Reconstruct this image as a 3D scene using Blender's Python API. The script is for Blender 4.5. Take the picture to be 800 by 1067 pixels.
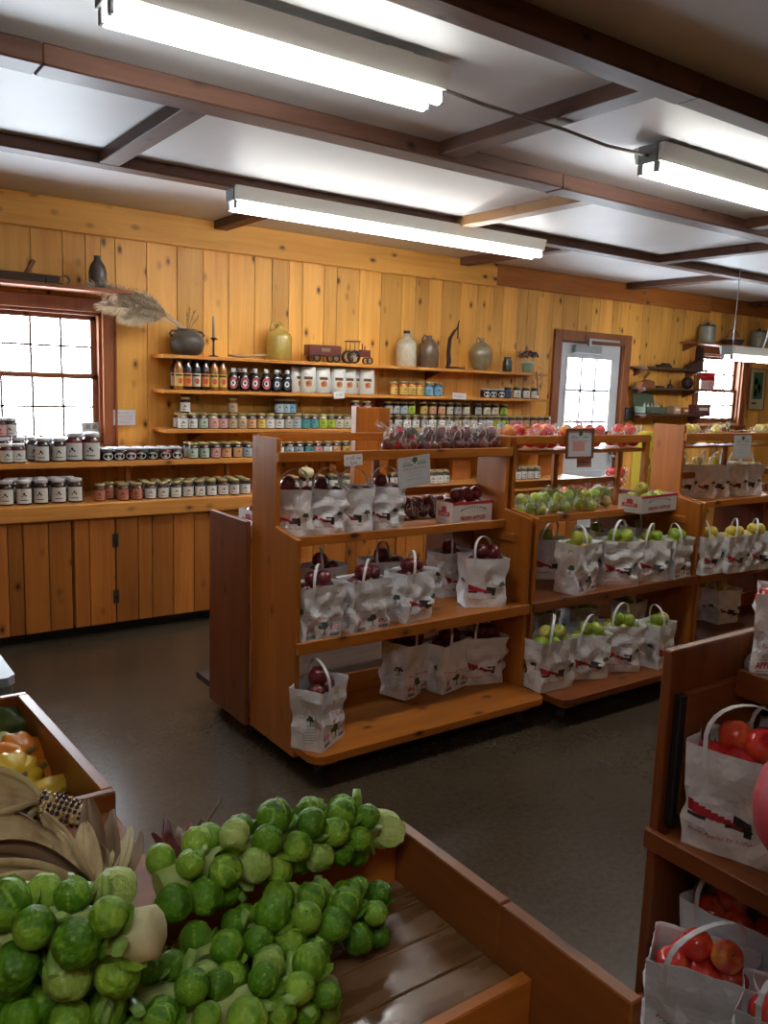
import bpy, bmesh, math, random
from mathutils import Vector, Matrix, noise
PI = math.pi
rnd = random.Random(7)
for o in list(bpy.data.objects): bpy.data.objects.remove(o)
SC = bpy.context.scene
COL = SC.collection
# ------------------------------------------------------------------ camera
FPX, CXP, CYP, EYE = 868.5, 400.0, 533.5, 1.6
def _basis(p, r, w):
    p, r, w = math.radians(p), math.radians(r), math.radians(w)
    F = Vector((math.sin(w)*math.cos(p), math.cos(w)*math.cos(p), -math.sin(p)))
    R = Vector((math.cos(w), -math.sin(w), 0)); U = R.cross(F)
    return math.cos(r)*R+math.sin(r)*U, -math.sin(r)*R+math.cos(r)*U, F
CR, CU, CF = _basis(8.655, 1.96, 35.64)
CAM = Vector((0, 0, EYE))
cd = bpy.data.cameras.new('camera'); cam = bpy.data.objects.new('camera', cd); COL.objects.link(cam)
cd.sensor_fit = 'HORIZONTAL'; cd.sensor_width = 36; cd.lens = 36*FPX/800; cd.clip_start = 0.02; cd.clip_end = 200
cam.matrix_world = Matrix(((CR.x, CU.x, -CF.x, 0), (CR.y, CU.y, -CF.y, 0), (CR.z, CU.z, -CF.z, EYE), (0, 0, 0, 1)))
SC.camera = cam
def ray(px, py): return (px-CXP)*CR-(py-CYP)*CU+FPX*CF
def PZ(px, py, z): d = ray(px, py); return CAM+d*((z-EYE)/d.z)
def PY(px, py, y): d = ray(px, py); return CAM+d*(y/d.y)
def PX(px, py, x): d = ray(px, py); return CAM+d*(x/d.x)
# ------------------------------------------------------------------ world, light, exposure
W = bpy.data.worlds.new('overcast'); SC.world = W; W.use_nodes = True
bg = W.node_tree.nodes['Background']; bg.inputs[0].default_value = (0.80, 0.90, 1.0, 1); bg.inputs[1].default_value = 34.0
TUBE = 26.0
SC.view_settings.view_transform = 'Standard'; SC.view_settings.look = 'None'
SC.view_settings.exposure = 0.17; SC.view_settings.gamma = 1.0; SC.view_settings.use_curve_mapping = False
SC.cycles.use_denoising = True
SC.cycles.max_bounces = 7; SC.cycles.transparent_max_bounces = 16; SC.cycles.caustics_reflective = False; SC.cycles.caustics_refractive = False
SC.cycles.sample_clamp_indirect = 6
def portal(name, x0, x1, y, z0, z1, flip=False, strength=None):
    l = bpy.data.lights.new(name, 'AREA'); l.shape = 'RECTANGLE'; l.size = x1-x0; l.size_y = z1-z0
    o = bpy.data.objects.new(name, l); COL.objects.link(o); o.location = ((x0+x1)/2, y, (z0+z1)/2)
    o.rotation_euler = (-PI/2 if not flip else PI/2, 0, 0); l.cycles.is_portal = True
    return o
WALL = 5.6; CEIL = 2.68
ROOM = (-2.6, 11.2, -3.2, WALL)
WINDOWS = [('window_1', 0.85, 1.70, 1.155, 2.0), ('window_2', 8.22, 9.03, 1.30, 2.06)]
NEARW = []
for n, a, b, c, d in WINDOWS: portal('portal_'+n, a, b, WALL+.12, c, d)
portal('portal_door', 6.13, 6.76, WALL+.08, 1.15, 1.93)
for n, a, b, c, d in NEARW: portal('portal_'+n, a, b, ROOM[2]-.12, c, d, True)
# ------------------------------------------------------------------ materials
MATS = {}
def mat(name, col, rough=.5, metal=0, emit=None, es=1, coat=0, spec=None):
    if name in MATS: return MATS[name]
    m = bpy.data.materials.new(name); m.use_nodes = True; b = m.node_tree.nodes['Principled BSDF']
    b.inputs['Base Color'].default_value = (*col, 1); b.inputs['Roughness'].default_value = rough; b.inputs['Metallic'].default_value = metal
    if coat: b.inputs['Coat Weight'].default_value = coat; b.inputs['Coat Roughness'].default_value = .15
    if spec is not None: b.inputs['Specular IOR Level'].default_value = spec
    if emit: b.inputs['Emission Color'].default_value = (*emit, 1); b.inputs['Emission Strength'].default_value = es
    MATS[name] = m; return m
def N(nt, t, **kw):
    n = nt.nodes.new(t)
    for k, v in kw.items():
        if k.startswith('i_'):
            n.inputs[k[2:].replace('_', ' ')].default_value = v
        else: setattr(n, k, v)
    return n
def ramp(nt, stops, fac, interp='LINEAR'):
    r = nt.nodes.new('ShaderNodeValToRGB'); r.color_ramp.interpolation = interp
    e = r.color_ramp.elements
    while len(e) < len(stops): e.new(.5)
    for i, (p, c) in enumerate(stops): e[i].position = p; e[i].color = (*c, 1)
    nt.links.new(fac, r.inputs[0]); return r.outputs[0]
def mixc(nt, fac, a, b, mode='MIX'):
    m = nt.nodes.new('ShaderNodeMix'); m.data_type = 'RGBA'; m.blend_type = mode
    for s, v in ((m.inputs[0], fac), (m.inputs[6], a), (m.inputs[7], b)):
        if hasattr(v, 'is_linked'): nt.links.new(v, s)
        elif isinstance(v, tuple): s.default_value = (*v, 1)
        else: s.default_value = v
    return m.outputs[2]
def bump(nt, h, strength, dist=.01):
    b = nt.nodes.new('ShaderNodeBump'); b.inputs['Strength'].default_value = strength; b.inputs['Distance'].default_value = dist
    nt.links.new(h, b.inputs['Height']); nt.links.new(b.outputs[0], nt.nodes['Principled BSDF'].inputs['Normal'])
def wood(kind, axis):
    key = 'wood_%s_%s' % (kind, axis)
    if key in MATS: return MATS[key]
    P = {'wall': ((.84, .455, .105), (.64, .285, .050), (.10, .030, .010), .45, 1.0, .05),
         'rack': ((.60, .205, .030), (.43, .12, .014), (.08, .02, .006), .40, .8, .10),
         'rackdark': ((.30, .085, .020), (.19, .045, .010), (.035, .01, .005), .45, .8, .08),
         'cab': ((.48, .175, .034), (.33, .095, .015), (.05, .015, .006), .45, 1.0, .06),
         'shelf': ((.66, .31, .075), (.48, .18, .034), (.10, .035, .012), .42, .7, .08),
         'trim': ((.30, .105, .04), (.20, .06, .022), (.06, .02, .01), .45, .5, .1),
         'beam': ((.16, .075, .05), (.085, .036, .024), (.02, .009, .006), .55, .7, .1),
         'beamlight': ((.34, .19, .085), (.22, .11, .05), (.05, .02, .01), .55, .7, .1),
         'bin': ((.32, .105, .025), (.19, .053, .013), (.04, .013, .006), .34, .9, .6),
         'old': ((.09, .045, .028), (.045, .022, .014), (.015, .008, .005), .6, .5, 0),
         'pale': ((.52, .36, .22), (.38, .25, .14), (.12, .06, .03), .5, .6, 0)}[kind]
    base, dark, knot, rough, kn, coat = P
    m = bpy.data.materials.new(key); m.use_nodes = True; nt = m.node_tree; b = nt.nodes['Principled BSDF']
    tc = N(nt, 'ShaderNodeTexCoord'); at = N(nt, 'ShaderNodeAttribute', attribute_name='tone')
    off = N(nt, 'ShaderNodeVectorMath', operation='SCALE'); off.inputs[3].default_value = 13.7
    cmb = N(nt, 'ShaderNodeCombineXYZ')
    for i in range(3): nt.links.new(at.outputs['Fac'], cmb.inputs[i])
    nt.links.new(cmb.outputs[0], off.inputs[0])
    add = N(nt, 'ShaderNodeVectorMath', operation='ADD'); nt.links.new(tc.outputs['Object'], add.inputs[0]); nt.links.new(off.outputs[0], add.inputs[1])
    def mapped(cross, along, extra=None):
        mp = N(nt, 'ShaderNodeMapping'); s = [cross]*3; s['XYZ'.index(axis)] = along; mp.inputs['Scale'].default_value = s
        nt.links.new(add.outputs[0], mp.inputs[0]); return mp.outputs[0]
    n1 = N(nt, 'ShaderNodeTexNoise', i_Scale=1.0, i_Detail=4.0, i_Roughness=.6, i_Distortion=1.2); nt.links.new(mapped(26, 1.3), n1.inputs[0])
    n2 = N(nt, 'ShaderNodeTexNoise', i_Scale=1.0, i_Detail=2.0); nt.links.new(mapped(4, .8), n2.inputs[0])
    c = mixc(nt, ramp(nt, [(.35, (0, 0, 0)), (.68, (1, 1, 1))], n1.outputs[0]), dark, base)
    c = mixc(nt, .45, c, ramp(nt, [(.3, tuple(v*.75 for v in dark)), (.7, tuple(min(1, v*1.15) for v in base))], n2.outputs[0]))
    # knots: elongated voronoi cells, only some of them carry a knot
    vo = N(nt, 'ShaderNodeTexVoronoi', i_Scale=1.0, i_Randomness=1.0); nt.links.new(mapped(10.5, 6.0), vo.inputs[0])
    sep = N(nt, 'ShaderNodeSeparateColor'); nt.links.new(vo.outputs['Color'], sep.inputs[0])
    gate = N(nt, 'ShaderNodeMath', operation='LESS_THAN'); nt.links.new(sep.outputs[0], gate.inputs[0]); gate.inputs[1].default_value = .62*kn
    kf = ramp(nt, [(.09, (1, 1, 1)), (.13, (.5, .5, .5)), (.27, (0, 0, 0))], vo.outputs['Distance'])
    kg = N(nt, 'ShaderNodeMath', operation='MULTIPLY'); nt.links.new(kf, kg.inputs[0]); nt.links.new(gate.outputs[0], kg.inputs[1])
    c = mixc(nt, kg.outputs[0], c, knot)
    # board to board tone
    tr = N(nt, 'ShaderNodeMapRange'); tr.inputs[3].default_value = .78; tr.inputs[4].default_value = 1.22
    nt.links.new(at.outputs['Fac'], tr.inputs[0])
    mu = N(nt, 'ShaderNodeVectorMath', operation='SCALE'); nt.links.new(c, mu.inputs[0]); nt.links.new(tr.outputs[0], mu.inputs[3])
    nt.links.new(mu.outputs[0], b.inputs['Base Color'])
    b.inputs['Roughness'].default_value = rough
    b.inputs['Coat Weight'].default_value = coat*.5; b.inputs['Coat Roughness'].default_value = .25; b.inputs['Specular IOR Level'].default_value = .32
    bump(nt, n1.outputs[0], .12, .004)
    MATS[key] = m; return m
def noisy(name, stops, scale=5, detail=4, rough=.5, bmp=0, dist=.01, metal=0, coords='Object', stretch=None, rr=None, distort=0, coat=0):
    if name in MATS: return MATS[name]
    m = bpy.data.materials.new(name); m.use_nodes = True; nt = m.node_tree; b = nt.nodes['Principled BSDF']
    tc = N(nt, 'ShaderNodeTexCoord'); mp = N(nt, 'ShaderNodeMapping'); nt.links.new(tc.outputs[coords], mp.inputs[0])
    if stretch: mp.inputs['Scale'].default_value = stretch
    oi = N(nt, 'ShaderNodeObjectInfo'); sc_ = N(nt, 'ShaderNodeVectorMath', operation='SCALE'); sc_.inputs[3].default_value = 9
    cb = N(nt, 'ShaderNodeCombineXYZ')
    for i in range(3): nt.links.new(oi.outputs['Random'], cb.inputs[i])
    nt.links.new(cb.outputs[0], sc_.inputs[0]); nt.links.new(sc_.outputs[0], mp.inputs['Location'])
    n = N(nt, 'ShaderNodeTexNoise', i_Scale=scale, i_Detail=detail, i_Distortion=distort); nt.links.new(mp.outputs[0], n.inputs[0])
    nt.links.new(ramp(nt, stops, n.outputs[0]), b.inputs['Base Color'])
    if rr: nt.links.new(ramp(nt, [(.35, (rr[0],)*3), (.65, (rr[1],)*3)], n.outputs[0]), b.inputs['Roughness'])
    else: b.inputs['Roughness'].default_value = rough
    b.inputs['Metallic'].default_value = metal
    if coat: b.inputs['Coat Weight'].default_value = coat; b.inputs['Coat Roughness'].default_value = .1
    if bmp: bump(nt, n.outputs[0], bmp, dist)
    MATS[name] = m; return m
def floor_mat():
    m = bpy.data.materials.new('worn_concrete'); m.use_nodes = True; nt = m.node_tree; b = nt.nodes['Principled BSDF']
    tc = N(nt, 'ShaderNodeTexCoord')
    a = N(nt, 'ShaderNodeTexNoise', i_Scale=1.1, i_Detail=6.0, i_Roughness=.6); s = N(nt, 'ShaderNodeTexNoise', i_Scale=45.0, i_Detail=5.0, i_Roughness=.7)
    d = N(nt, 'ShaderNodeTexVoronoi', i_Scale=26.0)
    for n in (a, s, d): nt.links.new(tc.outputs['Object'], n.inputs[0])
    c = ramp(nt, [(.3, (.040, .029, .018)), (.5, (.066, .046, .025)), (.7, (.094, .066, .035))], a.outputs[0])
    c = mixc(nt, .42, c, ramp(nt, [(.3, (.028, .022, .017)), (.62, (.095, .073, .053))], s.outputs[0]))
    fl = ramp(nt, [(.015, (1, 1, 1)), (.03, (0, 0, 0))], d.outputs['Distance'])
    c = mixc(nt, fl, c, (.22, .19, .15))
    nt.links.new(c, b.inputs['Base Color'])
    nt.links.new(ramp(nt, [(.2, (.22,)*3), (.8, (.28,)*3)], a.outputs[0]), b.inputs['Roughness'])
    bump(nt, s.outputs[0], .09, .002); return m
def glassy(name, col=(1, 1, 1), gloss=.12, rough=.03):
    if name in MATS: return MATS[name]
    m = bpy.data.materials.new(name); m.use_nodes = True; nt = m.node_tree; nt.nodes.remove(nt.nodes['Principled BSDF'])
    t = N(nt, 'ShaderNodeBsdfTransparent'); t.inputs[0].default_value = (*col, 1); g = N(nt, 'ShaderNodeBsdfGlossy'); g.inputs['Roughness'].default_value = rough
    fr = N(nt, 'ShaderNodeLayerWeight'); fr.inputs[0].default_value = .5
    pw = N(nt, 'ShaderNodeMath', operation='POWER'); nt.links.new(fr.outputs['Facing'], pw.inputs[0]); pw.inputs[1].default_value = 4
    ad = N(nt, 'ShaderNodeMath', operation='MULTIPLY_ADD'); nt.links.new(pw.outputs[0], ad.inputs[0]); ad.inputs[1].default_value = .6; ad.inputs[2].default_value = gloss*.3
    x = N(nt, 'ShaderNodeMixShader'); nt.links.new(ad.outputs[0], x.inputs[0]); nt.links.new(t.outputs[0], x.inputs[1]); nt.links.new(g.outputs[0], x.inputs[2])
    nt.links.new(x.outputs[0], nt.nodes['Material Output'].inputs[0]); MATS[name] = m; return m
def plastic_film():
    # clear produce bag: mostly see-through, with milky crease streaks painted in as white highlights, and glossy glints
    if 'plastic_film' in MATS: return MATS['plastic_film']
    m = bpy.data.materials.new('plastic_film'); m.use_nodes = True; nt = m.node_tree; b = nt.nodes['Principled BSDF']
    tc = N(nt, 'ShaderNodeTexCoord'); n = N(nt, 'ShaderNodeTexNoise', i_Scale=10.0, i_Detail=2.0, i_Distortion=1.8); nt.links.new(tc.outputs['Object'], n.inputs[0])
    b.inputs['Base Color'].default_value = (.9, .9, .92, 1); b.inputs['Roughness'].default_value = .12
    bp = N(nt, 'ShaderNodeBump'); bp.inputs['Strength'].default_value = .8; bp.inputs['Distance'].default_value = .02
    nt.links.new(n.outputs[0], bp.inputs['Height']); nt.links.new(bp.outputs[0], b.inputs['Normal'])
    t = N(nt, 'ShaderNodeBsdfTransparent'); x = N(nt, 'ShaderNodeMixShader')
    f = ramp(nt, [(.0, (.12,)*3), (.46, (.09,)*3), (.5, (.5,)*3), (.54, (.09,)*3), (1, (.14,)*3)], n.outputs[0])
    nt.links.new(f, x.inputs[0]); nt.links.new(t.outputs[0], x.inputs[1]); nt.links.new(b.outputs[0], x.inputs[2])
    nt.links.new(x.outputs[0], nt.nodes['Material Output'].inputs[0]); MATS['plastic_film'] = m; return m
def apple_mat(name, a, bcol, c2, dots=(.7, .6, .4), amt=.5, tint=.15):
    if name in MATS: return MATS[name]
    m = bpy.data.materials.new(name); m.use_nodes = True; nt = m.node_tree; b = nt.nodes['Principled BSDF']
    tc = N(nt, 'ShaderNodeTexCoord'); oi = N(nt, 'ShaderNodeObjectInfo')
    mp = N(nt, 'ShaderNodeMapping'); nt.links.new(tc.outputs['Object'], mp.inputs[0]); mp.inputs['Scale'].default_value = (1, 1, .35)
    sc_ = N(nt, 'ShaderNodeVectorMath', operation='SCALE'); sc_.inputs[3].default_value = 7; cb = N(nt, 'ShaderNodeCombineXYZ')
    for i in range(3): nt.links.new(oi.outputs['Random'], cb.inputs[i])
    nt.links.new(cb.outputs[0], sc_.inputs[0]); nt.links.new(sc_.outputs[0], mp.inputs['Location'])
    n = N(nt, 'ShaderNodeTexNoise', i_Scale=16.0, i_Detail=2.0); nt.links.new(mp.outputs[0], n.inputs[0])
    n3 = N(nt, 'ShaderNodeTexNoise', i_Scale=75.0, i_Detail=2.0); nt.links.new(mp.outputs[0], n3.inputs[0])
    c = mixc(nt, ramp(nt, [(amt-.12, (0,)*3), (amt+.14, (1,)*3)], n.outputs[0]), a, bcol)
    c = mixc(nt, ramp(nt, [(.45, (0,)*3), (.75, (.6,)*3)], n3.outputs[0]), c, c2)
    v = N(nt, 'ShaderNodeTexVoronoi', i_Scale=170.0); nt.links.new(tc.outputs['Object'], v.inputs[0])
    c = mixc(nt, ramp(nt, [(.08, (.5,)*3), (.16, (0,)*3)], v.outputs['Distance']), c, dots)
    nt.links.new(c, b.inputs['Base Color']); b.inputs['Roughness'].default_value = .28
    b.inputs['Coat Weight'].default_value = .4; b.inputs['Coat Roughness'].default_value = .12
    MATS[name] = m; return m
A_DARK = apple_mat('red_delicious_skin', (.10, .008, .014), (.19, .016, .022), (.055, .004, .01), (.35, .15, .12))
A_RED = apple_mat('red_yellow_skin', (.62, .022, .022), (.75, .13, .03), (.50, .010, .018), (.85, .45, .25), .62)
A_GALA = apple_mat('gala_skin', (.60, .035, .03), (.83, .42, .08), (.62, .05, .04), (.85, .5, .3), .55)
A_GREEN = apple_mat('green_apple_skin', (.27, .44, .035), (.47, .56, .08), (.20, .34, .03), (.6, .7, .3), .5)
A_BLUSH = apple_mat('blush_green_skin', (.36, .46, .05), (.58, .30, .07), (.30, .42, .05), (.6, .6, .3), .55)
A_YEL = apple_mat('yellow_apple_skin', (.68, .52, .05), (.78, .66, .12), (.58, .40, .04), (.5, .35, .1), .5)
paper = mat('white_bag_paper', (.82, .83, .87), .6)
white = mat('white_card', (.80, .80, .79), .6)
black = mat('black', (.012, .012, .013), .5)
ink = mat('black_ink', (.03, .03, .035), .6)
redink = mat('red_ink', (.45, .015, .03), .6)
greenink = mat('green_ink', (.03, .11, .06), .6)
greyink = mat('grey_ink', (.22, .22, .24), .6)
metalg = mat('grey_metal', (.42, .43, .44), .4, .7)
doorwhite = mat('white_door_paint', (.66, .70, .76), .4)
# ------------------------------------------------------------------ mesh helpers
def box(bm, x0, y0, z0, x1, y1, z1, bev=.002, mi=0, rot=None, tone=None, piv=None):
    """box with chamfered edges"""
    L = (bm.faces.layers.float.get('tone') or bm.faces.layers.float.new('tone')) if tone is not None else None
    x0, x1 = sorted((x0, x1)); y0, y1 = sorted((y0, y1)); z0, z1 = sorted((z0, z1))
    c = Vector(((x0+x1)/2, (y0+y1)/2, (z0+z1)/2)); h = ((x1-x0)/2, (y1-y0)/2, (z1-z0)/2)
    bev = min(bev, min(h)*.6); V = {}
    sg = [(i, j, k) for i in (-1, 1) for j in (-1, 1) for k in (-1, 1)]; fs = []
    for s in sg:
        if bev <= 0:
            v = bm.verts.new((c.x+s[0]*h[0], c.y+s[1]*h[1], c.z+s[2]*h[2])); V[s] = (v, v, v)
        else: V[s] = tuple(bm.verts.new([c[m]+s[m]*(h[m]-(0 if m == ax else bev)) for m in range(3)]) for ax in range(3))
    for ax in range(3):
        u, w = [m for m in range(3) if m != ax]
        for sd in (-1, 1):
            q = []
            for a_, b_ in ((-1, -1), (1, -1), (1, 1), (-1, 1)):
                k = [0, 0, 0]; k[ax] = sd; k[u] = a_; k[w] = b_; q.append(V[tuple(k)][ax])
            fs.append(bm.faces.new(q))
        if bev > 0:
            for a_ in (-1, 1):
                for b_ in (-1, 1):   # the edge running along ax
                    k0 = [0, 0, 0]; k0[ax] = -1; k0[u] = a_; k0[w] = b_; k1 = list(k0); k1[ax] = 1
                    fs.append(bm.faces.new((V[tuple(k0)][u], V[tuple(k0)][w], V[tuple(k1)][w], V[tuple(k1)][u])))
    if bev > 0:
        for s in sg: fs.append(bm.faces.new(V[s]))
    bmesh.ops.recalc_face_normals(bm, faces=fs)
    vs = list({v for t in V.values() for v in t})
    if rot is not None:
        p = Vector(piv) if piv else c
        for v in vs: v.co = rot @ (v.co-p)+p
    for f in fs: f.material_index = mi
    if tone is not None:
        for f in fs: f[L] = tone
    return vs
def prism(bm, pts, axis, a0, a1, mi=0):
    """polygon pts (2D) extruded along axis from a0 to a1"""
    def P(p, a): return {'X': (a, p[0], p[1]), 'Y': (p[0], a, p[1]), 'Z': (p[0], p[1], a)}[axis]
    v0 = [bm.verts.new(P(p, a0)) for p in pts]; v1 = [bm.verts.new(P(p, a1)) for p in pts]; n = len(pts)
    fs = [bm.faces.new(v0), bm.faces.new(list(reversed(v1)))]
    for i in range(n): fs.append(bm.faces.new((v0[i], v1[i], v1[(i+1) % n], v0[(i+1) % n])))
    for f in fs: f.material_index = mi
    bmesh.ops.recalc_face_normals(bm, faces=fs); return fs
def lathe(bm, prof, c=(0, 0, 0), seg=18, mi=0, sx=1, sy=1, ribs=0, ribamp=0, smooth=True, lump=0, seed=0):
    rings = []
    for r, z in prof:
        if r < 1e-5: rings.append([bm.verts.new((c[0], c[1], c[2]+z))]); continue
        ring = []
        for i in range(seg):
            a = 2*PI*i/seg; k = 1+(ribamp*abs(math.cos(ribs*a/2)) - ribamp*.5 if ribs else 0)
            if lump: k += lump*noise.noise(Vector((math.cos(a)*2+seed, math.sin(a)*2, z*20)))
            ring.append(bm.verts.new((c[0]+r*k*math.cos(a)*sx, c[1]+r*k*math.sin(a)*sy, c[2]+z)))
        rings.append(ring)
    for a, b in zip(rings, rings[1:]):
        for i in range(seg):
            j = (i+1) % seg
            if len(a) == 1 and len(b) == 1: continue
            if len(a) == 1: f = bm.faces.new((a[0], b[j], b[i]))
            elif len(b) == 1: f = bm.faces.new((a[i], a[j], b[0]))
            else: f = bm.faces.new((a[i], a[j], b[j], b[i]))
            f.material_index = mi; f.smooth = smooth
    return rings
def tube(bm, pts, r, seg=8, mi=0, flat=1.0, cap=True):
    pts = [Vector(p) for p in pts]; rings = []; up = Vector((0, 0, 1)); n = len(pts)
    rs = r if isinstance(r, (list, tuple)) else [r]*n
    prev = None
    for i, p in enumerate(pts):
        t = (pts[min(i+1, n-1)]-pts[max(i-1, 0)]).normalized()
        if prev is None: a = t.cross(up if abs(t.z) < .9 else Vector((1, 0, 0))).normalized()
        else: a = (prev-t*prev.dot(t)).normalized()
        prev = a; b = t.cross(a)
        rings.append([bm.verts.new(p+rs[i]*(math.cos(2*PI*k/seg)*a+flat*math.sin(2*PI*k/seg)*b)) for k in range(seg)])
    for A, B in zip(rings, rings[1:]):
        for k in range(seg):
            f = bm.faces.new((A[k], A[(k+1) % seg], B[(k+1) % seg], B[k])); f.smooth = True; f.material_index = mi
    if cap:
        for R_, rev in ((rings[0], True), (rings[-1], False)):
            f = bm.faces.new(list(reversed(R_)) if rev else R_); f.material_index = mi
def ico(bm, c, r, sub=2, mi=0, sc=(1, 1, 1)):
    v = bmesh.ops.create_icosphere(bm, subdivisions=sub, radius=1)['verts']
    for q in v: q.co = Vector((q.co.x*r*sc[0], q.co.y*r*sc[1], q.co.z*r*sc[2]))+Vector(c)
    for f in set(f for q in v for f in q.link_faces): f.material_index = mi; f.smooth = True
    return v
def mesh(name, bm, mats):
    me = bpy.data.meshes.new(name); bm.to_mesh(me); bm.free()
    for m in (mats if isinstance(mats, (list, tuple)) else [mats]): me.materials.append(m)
    return me
def obj(name, bm, mats, parent=None, loc=None, rot=None):
    """bm is in world coordinates unless loc given; with a parent it is shifted to the parent's frame"""
    if isinstance(bm, bmesh.types.BMesh):
        if loc is None and parent is not None:
            root = parent
            off = Vector((0, 0, 0))
            while root is not None: off += root.location; root = root.parent
            bmesh.ops.translate(bm, verts=bm.verts, vec=-off)
        me = mesh(name, bm, mats)
    else: me = bm
    o = bpy.data.objects.new(name, me); COL.objects.link(o); o.parent = parent
    if loc is not None: o.location = loc
    if rot is not None: o.rotation_euler = rot
    return o
def part(name, bm, mats, parent, label=None):
    o = obj(name, bm, mats, parent)
    if label: o['label'] = label
    return o
def local(name, me_or_bm, mats, parent):
    """part whose mesh is already in the parent's local frame"""
    me = mesh(name, me_or_bm, mats) if isinstance(me_or_bm, bmesh.types.BMesh) else me_or_bm
    o = bpy.data.objects.new(name, me); COL.objects.link(o); o.parent = parent; return o
def tag(o, label, cat, group=None):
    o['label'] = label; o['category'] = cat
    if group: o['group'] = group
    return o
def thing(name, label, cat, loc=(0, 0, 0), rot=None, group=None):
    o = bpy.data.objects.new(name, None); COL.objects.link(o); o.location = loc; o.empty_display_size = .05
    if rot is not None: o.rotation_euler = rot
    return tag(o, label, cat, group)
def struct(name, bm, mats, parent=None):
    o = obj(name, bm, mats, parent)
    if parent is None: o['kind'] = 'structure'
    return o
def top(name, bm, mats, label, cat, group=None, loc=(0, 0, 0)):
    """single-mesh thing, bm in world coordinates"""
    bmesh.ops.translate(bm, verts=bm.verts, vec=-Vector(loc))
    o = obj(name, bm, mats, None, loc); return tag(o, label, cat, group)
def dup(root, loc, rotz=None, label=None, group=None, scale=None):
    r = root.copy(); COL.objects.link(r); r.location = loc
    if rotz is not None: r.rotation_euler = (0, 0, rotz) if not isinstance(rotz, (tuple, list)) else rotz
    if scale: r.scale = (scale,)*3
    if label: r['label'] = label
    if group: r['group'] = group
    for ch in list(root.children):
        c = ch.copy(); COL.objects.link(c); c.parent = r
        for g in ch.children:
            d = g.copy(); COL.objects.link(d); d.parent = c
    return r
PROTO = []
def proto(o):
    PROTO.append(o); return o
_text = {}
def text_pts(s, size=1.0, bold=0.0, shear=0.0):
    """triangulated flat text: (verts 2D centred, faces)"""
    k = (s, bold, shear)
    if k not in _text:
        cu = bpy.data.curves.new('t', 'FONT'); cu.body = s; cu.size = 1; cu.align_x = 'CENTER'; cu.align_y = 'CENTER'; cu.resolution_u = 1; cu.offset = bold; cu.shear = shear
        o = bpy.data.objects.new('t', cu); COL.objects.link(o); dg = bpy.context.evaluated_depsgraph_get(); dg.update()
        me = o.evaluated_get(dg).to_mesh(); vs = [(v.co.x, v.co.y) for v in me.vertices]; fs = [tuple(p.vertices) for p in me.polygons]
        o.evaluated_get(dg).to_mesh_clear(); bpy.data.objects.remove(o); bpy.data.curves.remove(cu)
        _text[k] = (vs, fs)
    vs, fs = _text[k]; return [(x*size, y*size) for x, y in vs], fs
def add_text(bm, s, size, place, mi=0, bold=0.0, shear=0.0, width=None):
    vs, fs = text_pts(s, size, bold, shear)
    if width:
        w = max(v[0] for v in vs)-min(v[0] for v in vs); k = width/max(w, 1e-6); vs = [(x*k, y) for x, y in vs]
    b = [bm.verts.new(place(x, y)) for x, y in vs]
    for f in fs:
        try: q = bm.faces.new([b[i] for i in f]); q.material_index = mi
        except ValueError: pass
def add_patch(bm, x0, y0, x1, y1, place, mi=0, nx=4, ny=2):
    g = [[bm.verts.new(place(x0+(x1-x0)*i/nx, y0+(y1-y0)*j/ny)) for i in range(nx+1)] for j in range(ny+1)]
    for j in range(ny):
        for i in range(nx): f = bm.faces.new((g[j][i], g[j][i+1], g[j+1][i+1], g[j+1][i])); f.material_index = mi
def add_disc(bm, cx, cy, rx, ry, place, mi=0, n=14, rag=0):
    c = bm.verts.new(place(cx, cy)); ring = []
    for i in range(n):
        a = 2*PI*i/n; k = 1+rag*(((i*7) % 5)/5-.4); ring.append(bm.verts.new(place(cx+rx*k*math.cos(a), cy+ry*k*math.sin(a))))
    for i in range(n): f = bm.faces.new((c, ring[i], ring[(i+1) % n])); f.material_index = mi
def flat(o, ux, uz, n=.0):
    """placement function on a plane: origin o, x-direction ux, y-direction uz, offset along normal"""
    o, ux, uz = Vector(o), Vector(ux).normalized(), Vector(uz).normalized(); nn = ux.cross(uz)
    return lambda x, y: o+ux*x+uz*y+nn*n
ORD = ['zeroth', 'first', 'second', 'third', 'fourth', 'fifth', 'sixth', 'seventh', 'eighth', 'ninth', 'tenth', 'eleventh', 'twelfth', 'thirteenth', 'fourteenth',
       'fifteenth', 'sixteenth', 'seventeenth', 'eighteenth', 'nineteenth', 'twentieth', 'twenty-first', 'twenty-second', 'twenty-third', 'twenty-fourth', 'twenty-fifth', 'twenty-sixth']
def pxof(p):
    v = Vector(p)-CAM; return CXP+FPX*v.dot(CR)/max(.01, v.dot(CF))
def pyof(p):
    v = Vector(p)-CAM; return CYP-FPX*v.dot(CU)/max(.01, v.dot(CF))
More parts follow.
